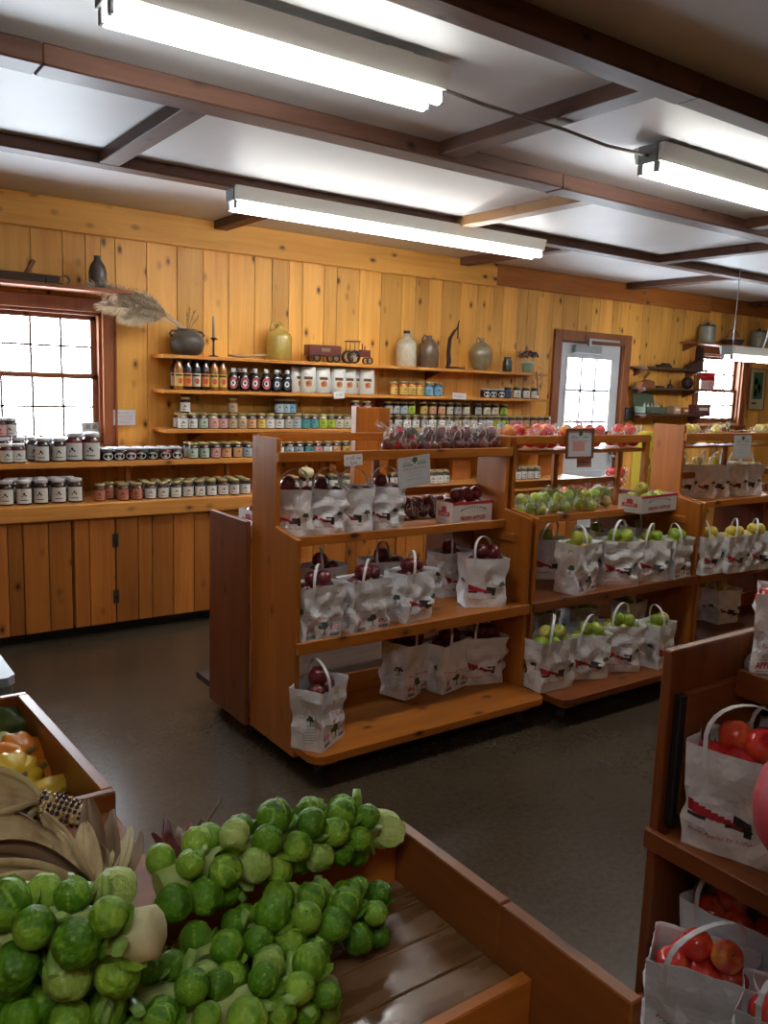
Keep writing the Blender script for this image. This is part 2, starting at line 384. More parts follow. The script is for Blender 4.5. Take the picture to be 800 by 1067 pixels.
#SETTING
# ------------------------------------------------------------------ the room
X0, X1, Y0, Y1 = ROOM
def rect_holes(a0, a1, b0, b1, holes):
    """rectangles covering [a0,a1]x[b0,b1] minus holes (a0,a1,b0,b1)"""
    xs = sorted({a0, a1, *[min(max(h[0], a0), a1) for h in holes], *[min(max(h[1], a0), a1) for h in holes]}); out = []
    for p, q in zip(xs, xs[1:]):
        hs = sorted((h[2], h[3]) for h in holes if h[0] < q-1e-6 and h[1] > p+1e-6); z = b0
        for c, d in hs:
            if c > z: out.append((p, q, z, c))
            z = max(z, d)
        if z < b1: out.append((p, q, z, b1))
    return out
def plank_wall(name, axis, pos, a0, a1, holes, out, z1=CEIL, seed=1):
    """vertical knotty pine boards on the wall plane (axis 'Y': plane y=pos running along x); out = +1/-1 outside direction"""
    r = random.Random(seed); bm = bmesh.new(); a = a0
    def B(p, q, c, d, n0, n1, **k):
        if axis == 'Y': box(bm, p, n0, c, q, n1, d, **k)
        else: box(bm, n0, p, c, n1, q, d, **k)
    edges = sorted({h[0] for h in holes} | {h[1] for h in holes})
    while a < a1:
        w = r.choice([.115, .14, .19, .205, .21]); b = min(a+w, a1); t = r.random()
        cuts = [a]+[e for e in edges if a < e < b]+[b]
        for p, q in zip(cuts, cuts[1:]):
            for (_, _, c, d) in rect_holes(p, q, 0, z1, [h for h in holes if h[0] < q-1e-6 and h[1] > p+1e-6]):
                B(p+.0015 if p == a else p, q-.0015 if q == b else q, c, d, pos, pos+out*.02, bev=.003, tone=t)
        a = b
    for (p, q, c, d) in rect_holes(a0, a1, 0, z1, holes): B(p, q, c, d, pos+out*.022, pos+out*.10, bev=0, mi=1)
    struct(name, bm, [wood('wall', 'Z'), mat('wall_backing', (.03, .015, .008), .8)])
DOOR = (6.0, 6.91, 0, 2.075)
holes = [(a, b, c, d) for n, a, b, c, d in WINDOWS]+[DOOR]
plank_wall('wall_back', 'Y', WALL, X0, X1, holes, 1, seed=5)
plank_wall('wall_near', 'Y', Y0, X0, X1, [(a, b, c, d) for n, a, b, c, d in NEARW], -1, seed=8)
plank_wall('wall_left', 'X', X0, Y0, Y1, [], -1, seed=9)
plank_wall('wall_right', 'X', X1, Y0, Y1, [], 1, seed=10)
bm = bmesh.new(); box(bm, X0-.3, Y0-.3, -.12, X1+.3, Y1+.3, 0, bev=0); struct('floor', bm, floor_mat())
bm = bmesh.new(); box(bm, X0-.1, Y0-.1, CEIL, X1+.1, Y1+.1, CEIL+.1, bev=0)
struct('ceiling', bm, noisy('ceiling_panel_paint', [(.25, (.60, .61, .63)), (.75, (.70, .71, .72))], 1.6, 3, .5, .06, .01, coords='Object'))
# wide boards along the top of the back wall
bm = bmesh.new(); xs = [X0, -.2, 5.13, 8.3, X1]
for i, (a, b) in enumerate(zip(xs, xs[1:])): box(bm, a+.001, WALL-.028, 2.462+.02*i, b-.001, WALL, CEIL, tone=(.6, .7, .6, .2)[i], bev=.004, mi=int(i > 1))
struct('trim_1', bm, [wood('wall', 'X'), wood('cab', 'X')])
# ceiling beams and cross pieces
bw = [wood('beam', 'X'), wood('beamlight', 'X')]
for nm, y, w_, zb, x0_, x1_, sl in (('beam_1', 1.905, .10, 2.60, -2.6, 11.2, 0), ('beam_2', 3.14, .13, 2.605, -2.6, 11.2, 0), ('beam_3', 4.36, .11, 2.62, -2.6, 11.2, 0), ('beam_4', .68, .1, 2.61, -2.6, 11.2, 0), ('beam_5', -.55, .1, 2.61, -2.6, 11.2, 0), ('beam_6', -1.8, .1, 2.61, -2.6, 11.2, 0)):
    bm = bmesh.new(); r = random.Random(hash(nm) % 97 if False else int(nm[-1])); a = x0_
    while a < x1_:
        b = min(x1_, a+2.4+r.random()); box(bm, a, y-w_/2, zb+r.uniform(-.004, .004), b, y+w_/2, CEIL, tone=r.random(), bev=.006); a = b
    struct(nm, bm, bw[0])
CROSS = [(1.36, 3.205, 4.305, 'beam'), (2.485, 1.955, 3.075, 'beam'), (3.63, 3.205, 4.305, 'beamlight'), (2.52, 4.415, 5.57, 'beam'), (5.70, 3.205, 4.305, 'beam'), (4.74, 4.415, 5.57, 'beam'), (6.9, 4.415, 5.57, 'beam'),
         (4.9, 1.955, 3.075, 'beam'), (.1, 1.955, 3.075, 'beam'), (.1, 4.415, 5.57, 'beam'), (8.0, 3.205, 4.305, 'beam'), (9.1, 4.415, 5.57, 'beam'), (7.3, 1.955, 3.075, 'beam'), (-1, 3.205, 4.305, 'beam'), (1.3, .73, 1.855, 'beam'), (3.7, .73, 1.855, 'beam')]
for i, (x, a, b, k) in enumerate(CROSS):
    bm = bmesh.new(); box(bm, x-.05, a, 2.622, x+.05, b, CEIL, bev=.004, tone=(i*.37) % 1); struct('ceiling_beam', bm, wood(k, 'Y'))
GLASS = glassy('window_glass')
mun = mat('window_muntin_backlit', (.16, .13, .12), .5)  # muntins coloured dark grey to hold their backlit shade
def window(name, x0, x1, z0, z1, mid, cols, rows, y=WALL, s=1, casing=True):
    w = bpy.data.objects.new(name, None); COL.objects.link(w); w.location = (x0, y, z0); w['kind'] = 'structure'
    bm = bmesh.new(); t = wood('trim', 'Z')
    if casing:
        f = -s*.03
        box(bm, x0-.085, y+f, z0-.09, x0, y, z1+.09, bev=.004, tone=.4); box(bm, x1, y+f, z0-.09, x1+.085, y, z1+.09, bev=.004, tone=.6)
        box(bm, x0, y+f*.9, z1, x1, y, z1+.09, bev=.004, tone=.3); box(bm, x0-.1, y+f*2, z0-.06, x1+.1, y, z0-.02, bev=.004, tone=.5)
        box(bm, x1+.072, y+f*1.5, z0-.09, x1+.085, y+f, z1+.1, bev=.002, tone=.9)  # thin strip, its lighter tone painted in as the casing's edge highlight
    for a, b, c, d in ((x0, x0+.02, z0, z1), (x1-.02, x1, z0, z1), (x0, x1, z1-.02, z1), (x0, x1, z0, z0+.02)): box(bm, a, y, c, b, y+s*.10, d, bev=0)
    part('window_frame', bm, t, w)
    for k, (c, d) in enumerate(((z0+.02, mid+.015), (mid-.015, z1-.02))):
        bm = bmesh.new(); ys = y+s*(.03 if k == 0 else .055)
        a, b = x0+.02, x1-.02
        for p, q, e, g in ((a, a+.035, c, d), (b-.035, b, c, d), (a, b, c, c+.035), (a, b, d-.03, d)): box(bm, p, ys, e, q, ys+s*.025, g, bev=.002)
        box(bm, a+.03, ys+s*.012, c+.03, b-.03, ys+s*.014, d-.025, bev=0, mi=1)
        for i in range(1, cols):
            xx = a+.035+(b-a-.07)*i/cols; box(bm, xx-.007, ys+s*.005, c+.03, xx+.007, ys+s*.02, d-.028, bev=0, mi=2)
        for i in range(1, rows):
            zz = c+.035+(d-c-.065)*i/rows; box(bm, a+.03, ys+s*.005, zz-.007, b-.03, ys+s*.02, zz+.007, bev=0, mi=2)
        part('sash', bm, [t, GLASS, mun], w)
    return w
window('window_1', .85, 1.70, 1.155, 2.0, 1.588, 4, 2)
window('window_2', 8.22, 9.03, 1.30, 2.06, 1.664, 4, 2)
for n, a, b, c, d in NEARW: window(n, a, b, c, d, (c+d)/2, 4, 2, Y0, -1)
# exit door with nine panes
w = bpy.data.objects.new('door_1', None); COL.objects.link(w); w.location = (6.0, WALL, 0); w['kind'] = 'structure'
bm = bmesh.new()
box(bm, 5.90, WALL-.03, 0, 6.0, WALL, 2.175, bev=.004, tone=.6); box(bm, 6.91, WALL-.03, 0, 7.01, WALL, 2.175, bev=.004, tone=.4); box(bm, 6.0, WALL-.03, 2.075, 6.91, WALL, 2.175, bev=.004, tone=.5)
for a, b, c, d in ((6.0, 6.012, 0, 2.075), (6.898, 6.91, 0, 2.075), (6.0, 6.91, 2.063, 2.075)): box(bm, a, WALL, c, b, WALL+.1, d, bev=0)
part('door_frame', bm, wood('trim', 'Z'), w)
bm = bmesh.new(); gx0, gx1, gz0, gz1 = 6.14, 6.765, 1.0, 1.92; yd = WALL+.02
for a, b, c, d in rect_holes(6.012, 6.898, .01, 2.062, [(gx0, gx1, gz0, gz1)]): box(bm, a, yd, c, b, yd+.045, d, bev=0)
box(bm, 6.14, yd-.008, .2, 6.765, yd, .82, bev=.004)
for c, d in ((gz0-.03, gz0), (gz1, gz1+.03)): box(bm, gx0-.03, yd-.008, c, gx1+.03, yd+.001, d, bev=.002)
for a, b in ((gx0-.03, gx0), (gx1, gx1+.03)): box(bm, a, yd-.008, gz0, b, yd+.001, gz1, bev=.002)
for i in (1, 2):
    xx = gx0+(gx1-gx0)*i/3; box(bm, xx-.014, yd+.005, gz0, xx+.014, yd+.03, gz1, bev=0)
    zz = gz0+(gz1-gz0)*i/3; box(bm, gx0, yd+.005, zz-.013, gx1, yd+.03, zz+.013, bev=0)
part('door_panel', bm, doorwhite, w)
bm = bmesh.new(); box(bm, gx0, yd+.018, gz0, gx1, yd+.020, gz1, bev=0); part('pane', bm, GLASS, w)
bm = bmesh.new(); box(bm, 6.18, yd-.055, 1.965, 6.56, yd, 2.045, bev=.006); part('door_closer', bm, mat('closer_grey', (.25, .27, .28), .4, .3), w)
bm = bmesh.new(); box(bm, 6.33, WALL-.07, 2.09, 6.78, WALL-.05, 2.11, bev=.002); box(bm, 6.33, WALL-.07, 2.04, 6.36, WALL-.04, 2.10, bev=.002); part('closer_arm', bm, metalg, w)
bm = bmesh.new(); box(bm, 6.83, yd-.06, .98, 6.87, yd, 1.10, bev=.004); ico(bm, (6.85, yd-.06, .95), .03); part('door_handle', bm, mat('dark_brass', (.12, .09, .05), .35, .8), w)
# ------------------------------------------------------------------ counter, shelves along the back wall
LABX = []
def planks(bm, x0, x1, z0, z1, y0, y1, seed, gap=.0015):
    r = random.Random(seed); a = x0
    while a < x1-1e-4:
        b = a+r.choice([.09, .14, .19, .21, .17])
        if x1-b < .06: b = x1
        box(bm, a+gap, y0, z0, b-gap, y1, z1, bev=.003, tone=r.random()); a = b
CF_Y = 5.06
cabs = [(-.9, .30, 'pine base cabinet at the far left end of the jar counter'), (.30, 1.345, 'pine base cabinet of knotty planks below the big left window'), (1.345, 2.30, 'pine base cabinet with black hinges below the pampas grass'),
        (2.30, 3.75, 'pine base cabinet behind the back end of the red-apple rack'), (3.75, 5.80, 'pine base cabinet nearest the white door under the jar shelves')]
for i, (a, b, lab) in enumerate(cabs):
    t = thing('base_cabinet', lab, 'cabinet', (a, CF_Y, 0), group='pine cabinets under the long counter')
    bm = bmesh.new(); box(bm, a+.003, CF_Y+.022, .085, b-.003, WALL-.005, .745, bev=.002); box(bm, a+.003, CF_Y+.10, 0, b-.003, WALL-.01, .085, bev=0, mi=1)
    part('body', bm, [wood('cab', 'Z'), black], t)
    ds = [(a+.005, a+.40), (a+.40, a+.80), (a+.80, b-.005)] if i != 1 else [(.31, .90), (.90, 1.10), (1.10, 1.34)]
    if i == 1: ds = [(.31, 1.065), (1.065, 1.34)]
    if i == 2: ds = [(1.35, 1.60), (1.60, 2.295)]
    for k, (p, q) in enumerate(ds):
        bm = bmesh.new(); planks(bm, p+.002, q-.002, .075, .742, CF_Y, CF_Y+.02, i*7+k)
        d = part('door', bm, wood('cab', 'Z'), t)
        if (i, k) == (2, 0):
            for zz in (.20, .555):
                bm = bmesh.new(); x = 1.60
                for s in (-1, 1):
                    box(bm, x+s*.012-.007, CF_Y-.004, zz, x+s*.012+.007, CF_Y, zz+.085, bev=.001)
                box(bm, x-.01, CF_Y-.006, zz+.03, x+.01, CF_Y, zz+.055, bev=.001)
                part('hinge', bm, black, d, 'black H-shaped hinge')
bm = bmesh.new()
box(bm, -.9, CF_Y-.03, .7455, 5.85, WALL-.002, .838, bev=.006, tone=.9)
top('countertop', bm, wood('shelf', 'X'), 'long continuous pine countertop with rows of jars along back wall', 'countertop', loc=(0, CF_Y, .745))
def shelf(name, x0, x1, z, y0, th, label, posts=(), brackets=(), kind='shelf', ends=()):
    t = thing(name, label, 'shelf', (x0, WALL, z-th), group='pine shelves fixed to back wall' if kind == 'shelf' else None)
    bm = bmesh.new(); box(bm, x0, y0, z-th, x1, WALL, z, bev=.003, tone=.8); part('shelf_board', bm, wood(kind, 'X'), t)
    for (a, b, y, zb) in posts:
        bm = bmesh.new(); box(bm, a, y, zb, b, y+(b-a if b-a < .1 else .02), z-th, bev=.002, tone=.3); part('support', bm, wood('cab', 'Z'), t)
    for x in brackets:
        bm = bmesh.new(); prism(bm, [(y0+.03, z-th), (WALL, z-th), (WALL, z-th-.075)], 'X', x-.01, x+.01); part('bracket', bm, wood('trim', 'Y'), t)
    return t
def xat(px, y=5.3): return PY(px, 495, y).x
D_Y = 5.22
posts = [(xat(131), xat(131)+.03, 5.3, .838), (xat(235), xat(235)+.03, 5.3, .838), (xat(343), xat(350), 5.3, .838), (xat(384), xat(396), 5.3, .838), (xat(471), xat(490), 5.3, .838), (xat(561), xat(586), 5.3, .838)]
shelf('wall_shelf', -.9, 5.80, 1.072, D_Y, .035, 'long pine shelf between counter and window, full of jam jars', posts)
sA = shelf('wall_shelf', 2.03, 5.62, 1.752, 5.37, .024, 'top pine shelf holding stoneware jugs and a toy tractor', (), (3.2, 4.4))
sB = shelf('wall_shelf', 2.03, 5.66, 1.522, 5.37, .024, 'pine shelf of sauce bottles and white coffee bags, below the top one', (), (2.25, 3.9))
sC = shelf('wall_shelf', 2.03, 5.78, 1.262, 5.34, .026, 'pine shelf of pastel-labelled jars, third down from the top', (), (2.3, 3.6))
shelf('window_shelf', .55, 1.83, 2.135, 5.36, .022, 'narrow red-brown shelf above the left window holding old tools', (), (.7, 1.75), 'trim')
shelf('window_shelf', 7.83, 9.05, 2.165, 5.38, .022, 'narrow red-brown shelf above the far window with stoneware crocks', (), (7.9, 8.98), 'trim')
tl = [(6.86, 8.08, 1.875, 'weathered board shelf between door and far window, upper one'), (6.86, 8.06, 1.668, 'weathered board shelf between door and far window, middle one'), (6.9, 8.2, 1.403, 'weathered board shelf between door and far window, lowest one')]
for a, b, z, lab in tl: shelf('tool_shelf', a+.17, b, z, 5.38, .022, lab, (), (a+.25, b-.1), 'old')
# ------------------------------------------------------------------ display racks
RY = 2.81; STEP = 2.99; RB = 3.205
def casters(t, pts):
    for (x, y) in pts:
        bm = bmesh.new(); lathe(bm, [(0, -.011), (.026, -.011), (.03, -.006), (.03, .006), (.026, .011), (0, .011)], seg=14)
        bmesh.ops.rotate(bm, verts=bm.verts, matrix=Matrix.Rotation(PI/2, 3, 'X'), cent=(0, 0, 0)); bmesh.ops.translate(bm, verts=bm.verts, vec=(x, y, .03))
        box(bm, x-.006, y-.016, .03, x+.006, y-.0125, .072, bev=0); box(bm, x-.006, y+.0125, .03, x+.006, y+.016, .072, bev=0); box(bm, x-.02, y-.02, .07, x+.02, y+.02, .074, bev=0)
        part('caster', bm, black, t)
def rounded_shelf(bm, x0, x1, y0, y1, z0, z1, c=.05):
    prism(bm, [(x0, y1), (x0, y0+c), (x0+c*.3, y0+c*.3), (x0+c, y0), (x1-c, y0), (x1-c*.3, y0+c*.3), (x1, y0+c), (x1, y1)], 'Z', z0, z1)
def rack(x0, x1, label, base_y, rail, kinds, midpost=None, tx=None, ltop=1.372):
    kp, ks = kinds
    t = thing('display_rack', label, 'display rack', (x0, RY, 0))
    prof = [(RY, .08), (RB, .08), (RB, 1.372), (STEP, 1.372), (STEP, 1.012), (RY, .985)]
    profl = prof[:2]+[(RB, ltop), (STEP, ltop)]+prof[4:]; low = [(RY, .08), (RB, .08), (RB, 1.03), (STEP, 1.012), (RY, .985)]
    for xx in (x0, x1-.022):
        bm = bmesh.new(); prism(bm, profl if xx == x0 else (low if tx else prof), 'X', xx, xx+.022); bmesh.ops.bevel(bm, geom=bm.edges[:], offset=.002, segments=1, affect='EDGES'); part('side_panel', bm, wood(kp, 'Z'), t)
    a, b = x0+.0225, x1-.0225
    for xx, s in ((a, 1), (b, -1)):
        for zc, yy in ((.50, RY+.06), (.90, STEP-.1)):
            bm = bmesh.new(); box(bm, xx, yy, zc-.04, xx+s*.018, RB-.03, zc, bev=.002); part('cleat', bm, wood(kp, 'Y'), t)
    bm = bmesh.new(); rounded_shelf(bm, x0, x1, base_y, RY-.001, .108, .14); box(bm, a, RY-.001, .108, b, RB, .14, bev=0); part('base_shelf', bm, wood(ks[0], 'X'), t)
    bm = bmesh.new()
    for xx in (x0+.06, x1-.14): box(bm, xx, base_y+.05, .074, xx+.08, RB-.03, .107, bev=.002)
    part('base_block', bm, wood(kp, 'Y'), t)
    bm = bmesh.new(); box(bm, a, RB-.03, .141, b, RB-.008, .235, bev=.002); part('back_lip', bm, wood(kp, 'X'), t)
    bm = bmesh.new(); box(bm, a, RY+.015, .545, b, RB, .562, bev=0); box(bm, x0+.001, RY-.018, .517, x1-.001, RY-.001, .567, bev=.003); box(bm, a, RY-.001, .53, b, RY+.015, .562, bev=0); part('middle_shelf', bm, wood(ks[1], 'X'), t)
    bm = bmesh.new(); box(bm, a, STEP+.001, .93, b, RB+.0, .946, bev=0); box(bm, a, STEP-.02, .922, b, STEP, .962, bev=.003); part('upper_shelf', bm, wood(ks[2], 'X'), t)
    r0, r1, f0, f1 = rail
    if tx:
        bm = bmesh.new(); box(bm, tx-.03, STEP-.019, .963, tx, STEP+.015, r0, bev=.002); box(bm, tx-.03, RB-.045, .947, tx, RB-.021, f0, bev=.002); part('end_post', bm, wood(kp, 'Z'), t)
    b_, x1_ = b, x1
    if tx: b, x1 = tx, tx
    bm = bmesh.new(); box(bm, x0, STEP-.02, r0, x1, STEP-.001, r1, bev=.003); part('front_rail', bm, wood(kp, 'X'), t)
    bm = bmesh.new(); box(bm, a, STEP, f0, b, RB, f1, bev=.002); part('top_tray', bm, wood(kp, 'X'), t)
    bm = bmesh.new(); box(bm, a, RB-.02, 1.345, b, RB, 1.380, bev=.003); part('back_rail', bm, wood(kp, 'X'), t)
    bm = bmesh.new(); box(bm, a, RB-.02, 1.075, b, RB, 1.115, bev=.003); part('middle_rail', bm, wood(kp, 'X'), t)
    b, x1 = b_, x1_
    if midpost:
        bm = bmesh.new(); box(bm, midpost, RB-.045, .946, midpost+.035, RB-.021, f0, bev=.003); part('middle_post', bm, wood(kp, 'Z'), t)
    casters(t, [(x, y) for x in (x0+.09, x1-.09) for y in (base_y+.1, RB-.06)])
    return t
rack(1.60, 2.90, 'orange pine display rack holding dark red apples, nearest the jar counter', 2.645, (1.275, 1.318, 1.275, 1.287), ('rack', ('rack', 'rack', 'rack')), 2.20)
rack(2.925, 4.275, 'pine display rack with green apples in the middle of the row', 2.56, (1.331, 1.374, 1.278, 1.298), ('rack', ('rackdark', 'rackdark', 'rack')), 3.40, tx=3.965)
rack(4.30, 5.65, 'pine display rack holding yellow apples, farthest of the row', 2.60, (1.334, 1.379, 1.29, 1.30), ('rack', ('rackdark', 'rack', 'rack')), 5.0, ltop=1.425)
def back_rack(x0, x1, label):
    t = thing('low_display_rack', label, 'display rack', (x0, RB+.02, 0)); y0, y1 = RB+.01, 3.60
    for xx in (x0, x1-.022):
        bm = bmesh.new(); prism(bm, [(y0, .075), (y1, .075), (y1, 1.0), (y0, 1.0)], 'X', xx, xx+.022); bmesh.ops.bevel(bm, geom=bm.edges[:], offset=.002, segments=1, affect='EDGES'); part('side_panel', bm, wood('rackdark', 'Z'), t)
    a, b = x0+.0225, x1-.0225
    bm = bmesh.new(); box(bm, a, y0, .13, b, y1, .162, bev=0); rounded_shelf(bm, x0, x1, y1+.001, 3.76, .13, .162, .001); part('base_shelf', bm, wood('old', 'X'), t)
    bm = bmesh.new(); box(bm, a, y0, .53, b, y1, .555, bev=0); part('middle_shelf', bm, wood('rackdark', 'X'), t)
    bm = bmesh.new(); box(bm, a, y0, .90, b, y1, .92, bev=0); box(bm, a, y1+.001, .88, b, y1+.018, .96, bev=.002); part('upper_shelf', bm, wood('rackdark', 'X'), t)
    bm = bmesh.new()
    for xx in (x0+.06, x1-.14): box(bm, xx, y0+.03, .074, xx+.08, 3.70, .129, bev=.002)
    part('base_block', bm, black, t)
    casters(t, [(x, y) for x in (x0+.09, x1-.09) for y in (y0+.07, 3.62)]); return t
br = back_rack(1.58, 2.90, 'dark low display rack standing back to back behind the red-apple rack')
back_rack(2.925, 4.275, 'dark low display rack standing behind the green-apple rack')
back_rack(4.30, 5.65, 'dark low display rack standing behind the yellow-apple rack')
pa, pb = PY(366, 430, 3.55), PY(401, 430, 3.55)
bm = bmesh.new(); planks(bm, pa.x, pb.x, .92, 1.485, 3.50, 3.52, 3); box(bm, pa.x-.01, 3.49, .921, pa.x-.0, 3.53, 1.49, bev=0)
top('sign_board', bm, wood('rack', 'Z'), 'upright pine board standing on the low rack behind the dark red apples', 'board', loc=(pa.x, 3.5, .92))
# rack along the right edge, running towards the camera
FX = 1.64
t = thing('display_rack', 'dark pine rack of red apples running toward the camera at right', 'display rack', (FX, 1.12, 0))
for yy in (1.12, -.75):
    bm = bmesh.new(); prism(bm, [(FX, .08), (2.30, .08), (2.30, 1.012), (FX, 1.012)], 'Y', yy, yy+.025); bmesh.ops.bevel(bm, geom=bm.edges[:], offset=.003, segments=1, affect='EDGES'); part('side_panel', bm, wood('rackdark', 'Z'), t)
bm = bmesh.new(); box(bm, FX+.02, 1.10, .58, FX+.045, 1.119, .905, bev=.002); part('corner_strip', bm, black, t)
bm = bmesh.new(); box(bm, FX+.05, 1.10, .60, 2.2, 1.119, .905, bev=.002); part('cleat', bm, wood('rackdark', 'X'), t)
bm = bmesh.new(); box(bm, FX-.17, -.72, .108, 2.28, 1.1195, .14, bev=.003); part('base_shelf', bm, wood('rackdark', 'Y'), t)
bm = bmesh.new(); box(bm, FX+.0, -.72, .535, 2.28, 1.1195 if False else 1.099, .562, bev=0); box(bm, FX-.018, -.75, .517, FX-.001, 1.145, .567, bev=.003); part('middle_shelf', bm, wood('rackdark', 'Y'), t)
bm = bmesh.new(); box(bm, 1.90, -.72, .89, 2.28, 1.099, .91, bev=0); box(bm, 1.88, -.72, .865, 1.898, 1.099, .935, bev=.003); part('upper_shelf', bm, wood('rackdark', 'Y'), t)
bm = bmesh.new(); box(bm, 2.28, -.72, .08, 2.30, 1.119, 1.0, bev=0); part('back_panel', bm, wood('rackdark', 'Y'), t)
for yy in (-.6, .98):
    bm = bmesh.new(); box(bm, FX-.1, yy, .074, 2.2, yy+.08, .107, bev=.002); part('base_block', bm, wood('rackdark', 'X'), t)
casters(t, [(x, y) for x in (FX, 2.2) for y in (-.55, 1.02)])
# ------------------------------------------------------------------ apples
def apple_mesh(name, m, h=.92, seed=0, stem=True, tall=0):
    bm = bmesh.new(); R = .037; prof = []
    for i in range(13):
        u = i/12; a = -PI/2+PI*u; r = math.cos(a); z = math.sin(a)
        rr = R*(abs(r)**.75)*(1+.06*z - (.12*max(0, -z) if tall else .04*max(0, -z)))
        zz = R*h*z*(1+tall)
        zz += -R*.30*math.exp(-(rr/(R*.28))**2) if z > 0 else R*.20*math.exp(-(rr/(R*.28))**2)
        prof.append((rr if 0 < i < 12 else 0, zz))
    lathe(bm, prof, seg=16, ribs=5 if tall else 0, ribamp=.03, lump=.04, seed=seed)
    if stem: tube(bm, [(0, 0, R*h*(1+tall)*.62), (.002, 0, R*h*(1+tall)*.85), (.006, .002, R*h*(1+tall)*1.12)], .0013, 5, mi=1)
    return mesh(name, bm, [m, mat('apple_stem', (.10, .055, .02), .7)])
APM = {'dark': [apple_mesh('dark_apple', A_DARK, .95, 1, True, .06), apple_mesh('dark_apple', A_DARK, .92, 2, True, .02)],
       'red': [apple_mesh('red_apple', A_RED, .9, 3), apple_mesh('red_apple', A_GALA, .9, 4)],
       'green': [apple_mesh('green_apple', A_GREEN, .9, 5), apple_mesh('green_apple', A_GREEN, .88, 6), apple_mesh('green_apple', A_BLUSH, .9, 7)],
       'yellow': [apple_mesh('yellow_apple', A_YEL, .95, 8, True, .03), apple_mesh('yellow_apple', A_YEL, .9, 9)]}
COLW = {'dark': 'dark red', 'red': 'bright red', 'green': 'green', 'yellow': 'yellow'}
def place_apples(kind, pts, ref, scale=1.0, group=None, r=rnd):
    """pts world positions; labels count from the left as the camera sees them"""
    order = sorted(pts, key=lambda p: pxof(p)); n = len(order)
    for i, p in enumerate(order):
        pos = 'leftmost' if i == 0 else ('rightmost' if i == n-1 else '%s from left' % ORD[i+1])
        if n == 1: pos = 'alone'
        me = r.choice(APM[kind]); o = bpy.data.objects.new('apple', me); COL.objects.link(o); o.location = p
        o.rotation_euler = (r.uniform(-1.0, 1.0), r.uniform(-1.0, 1.0), r.uniform(0, 6)); o.scale = (scale*r.uniform(.92, 1.06),)*3
        tag(o, '%s apple, %s in %s' % (COLW[kind], pos, ref), 'apple', group)
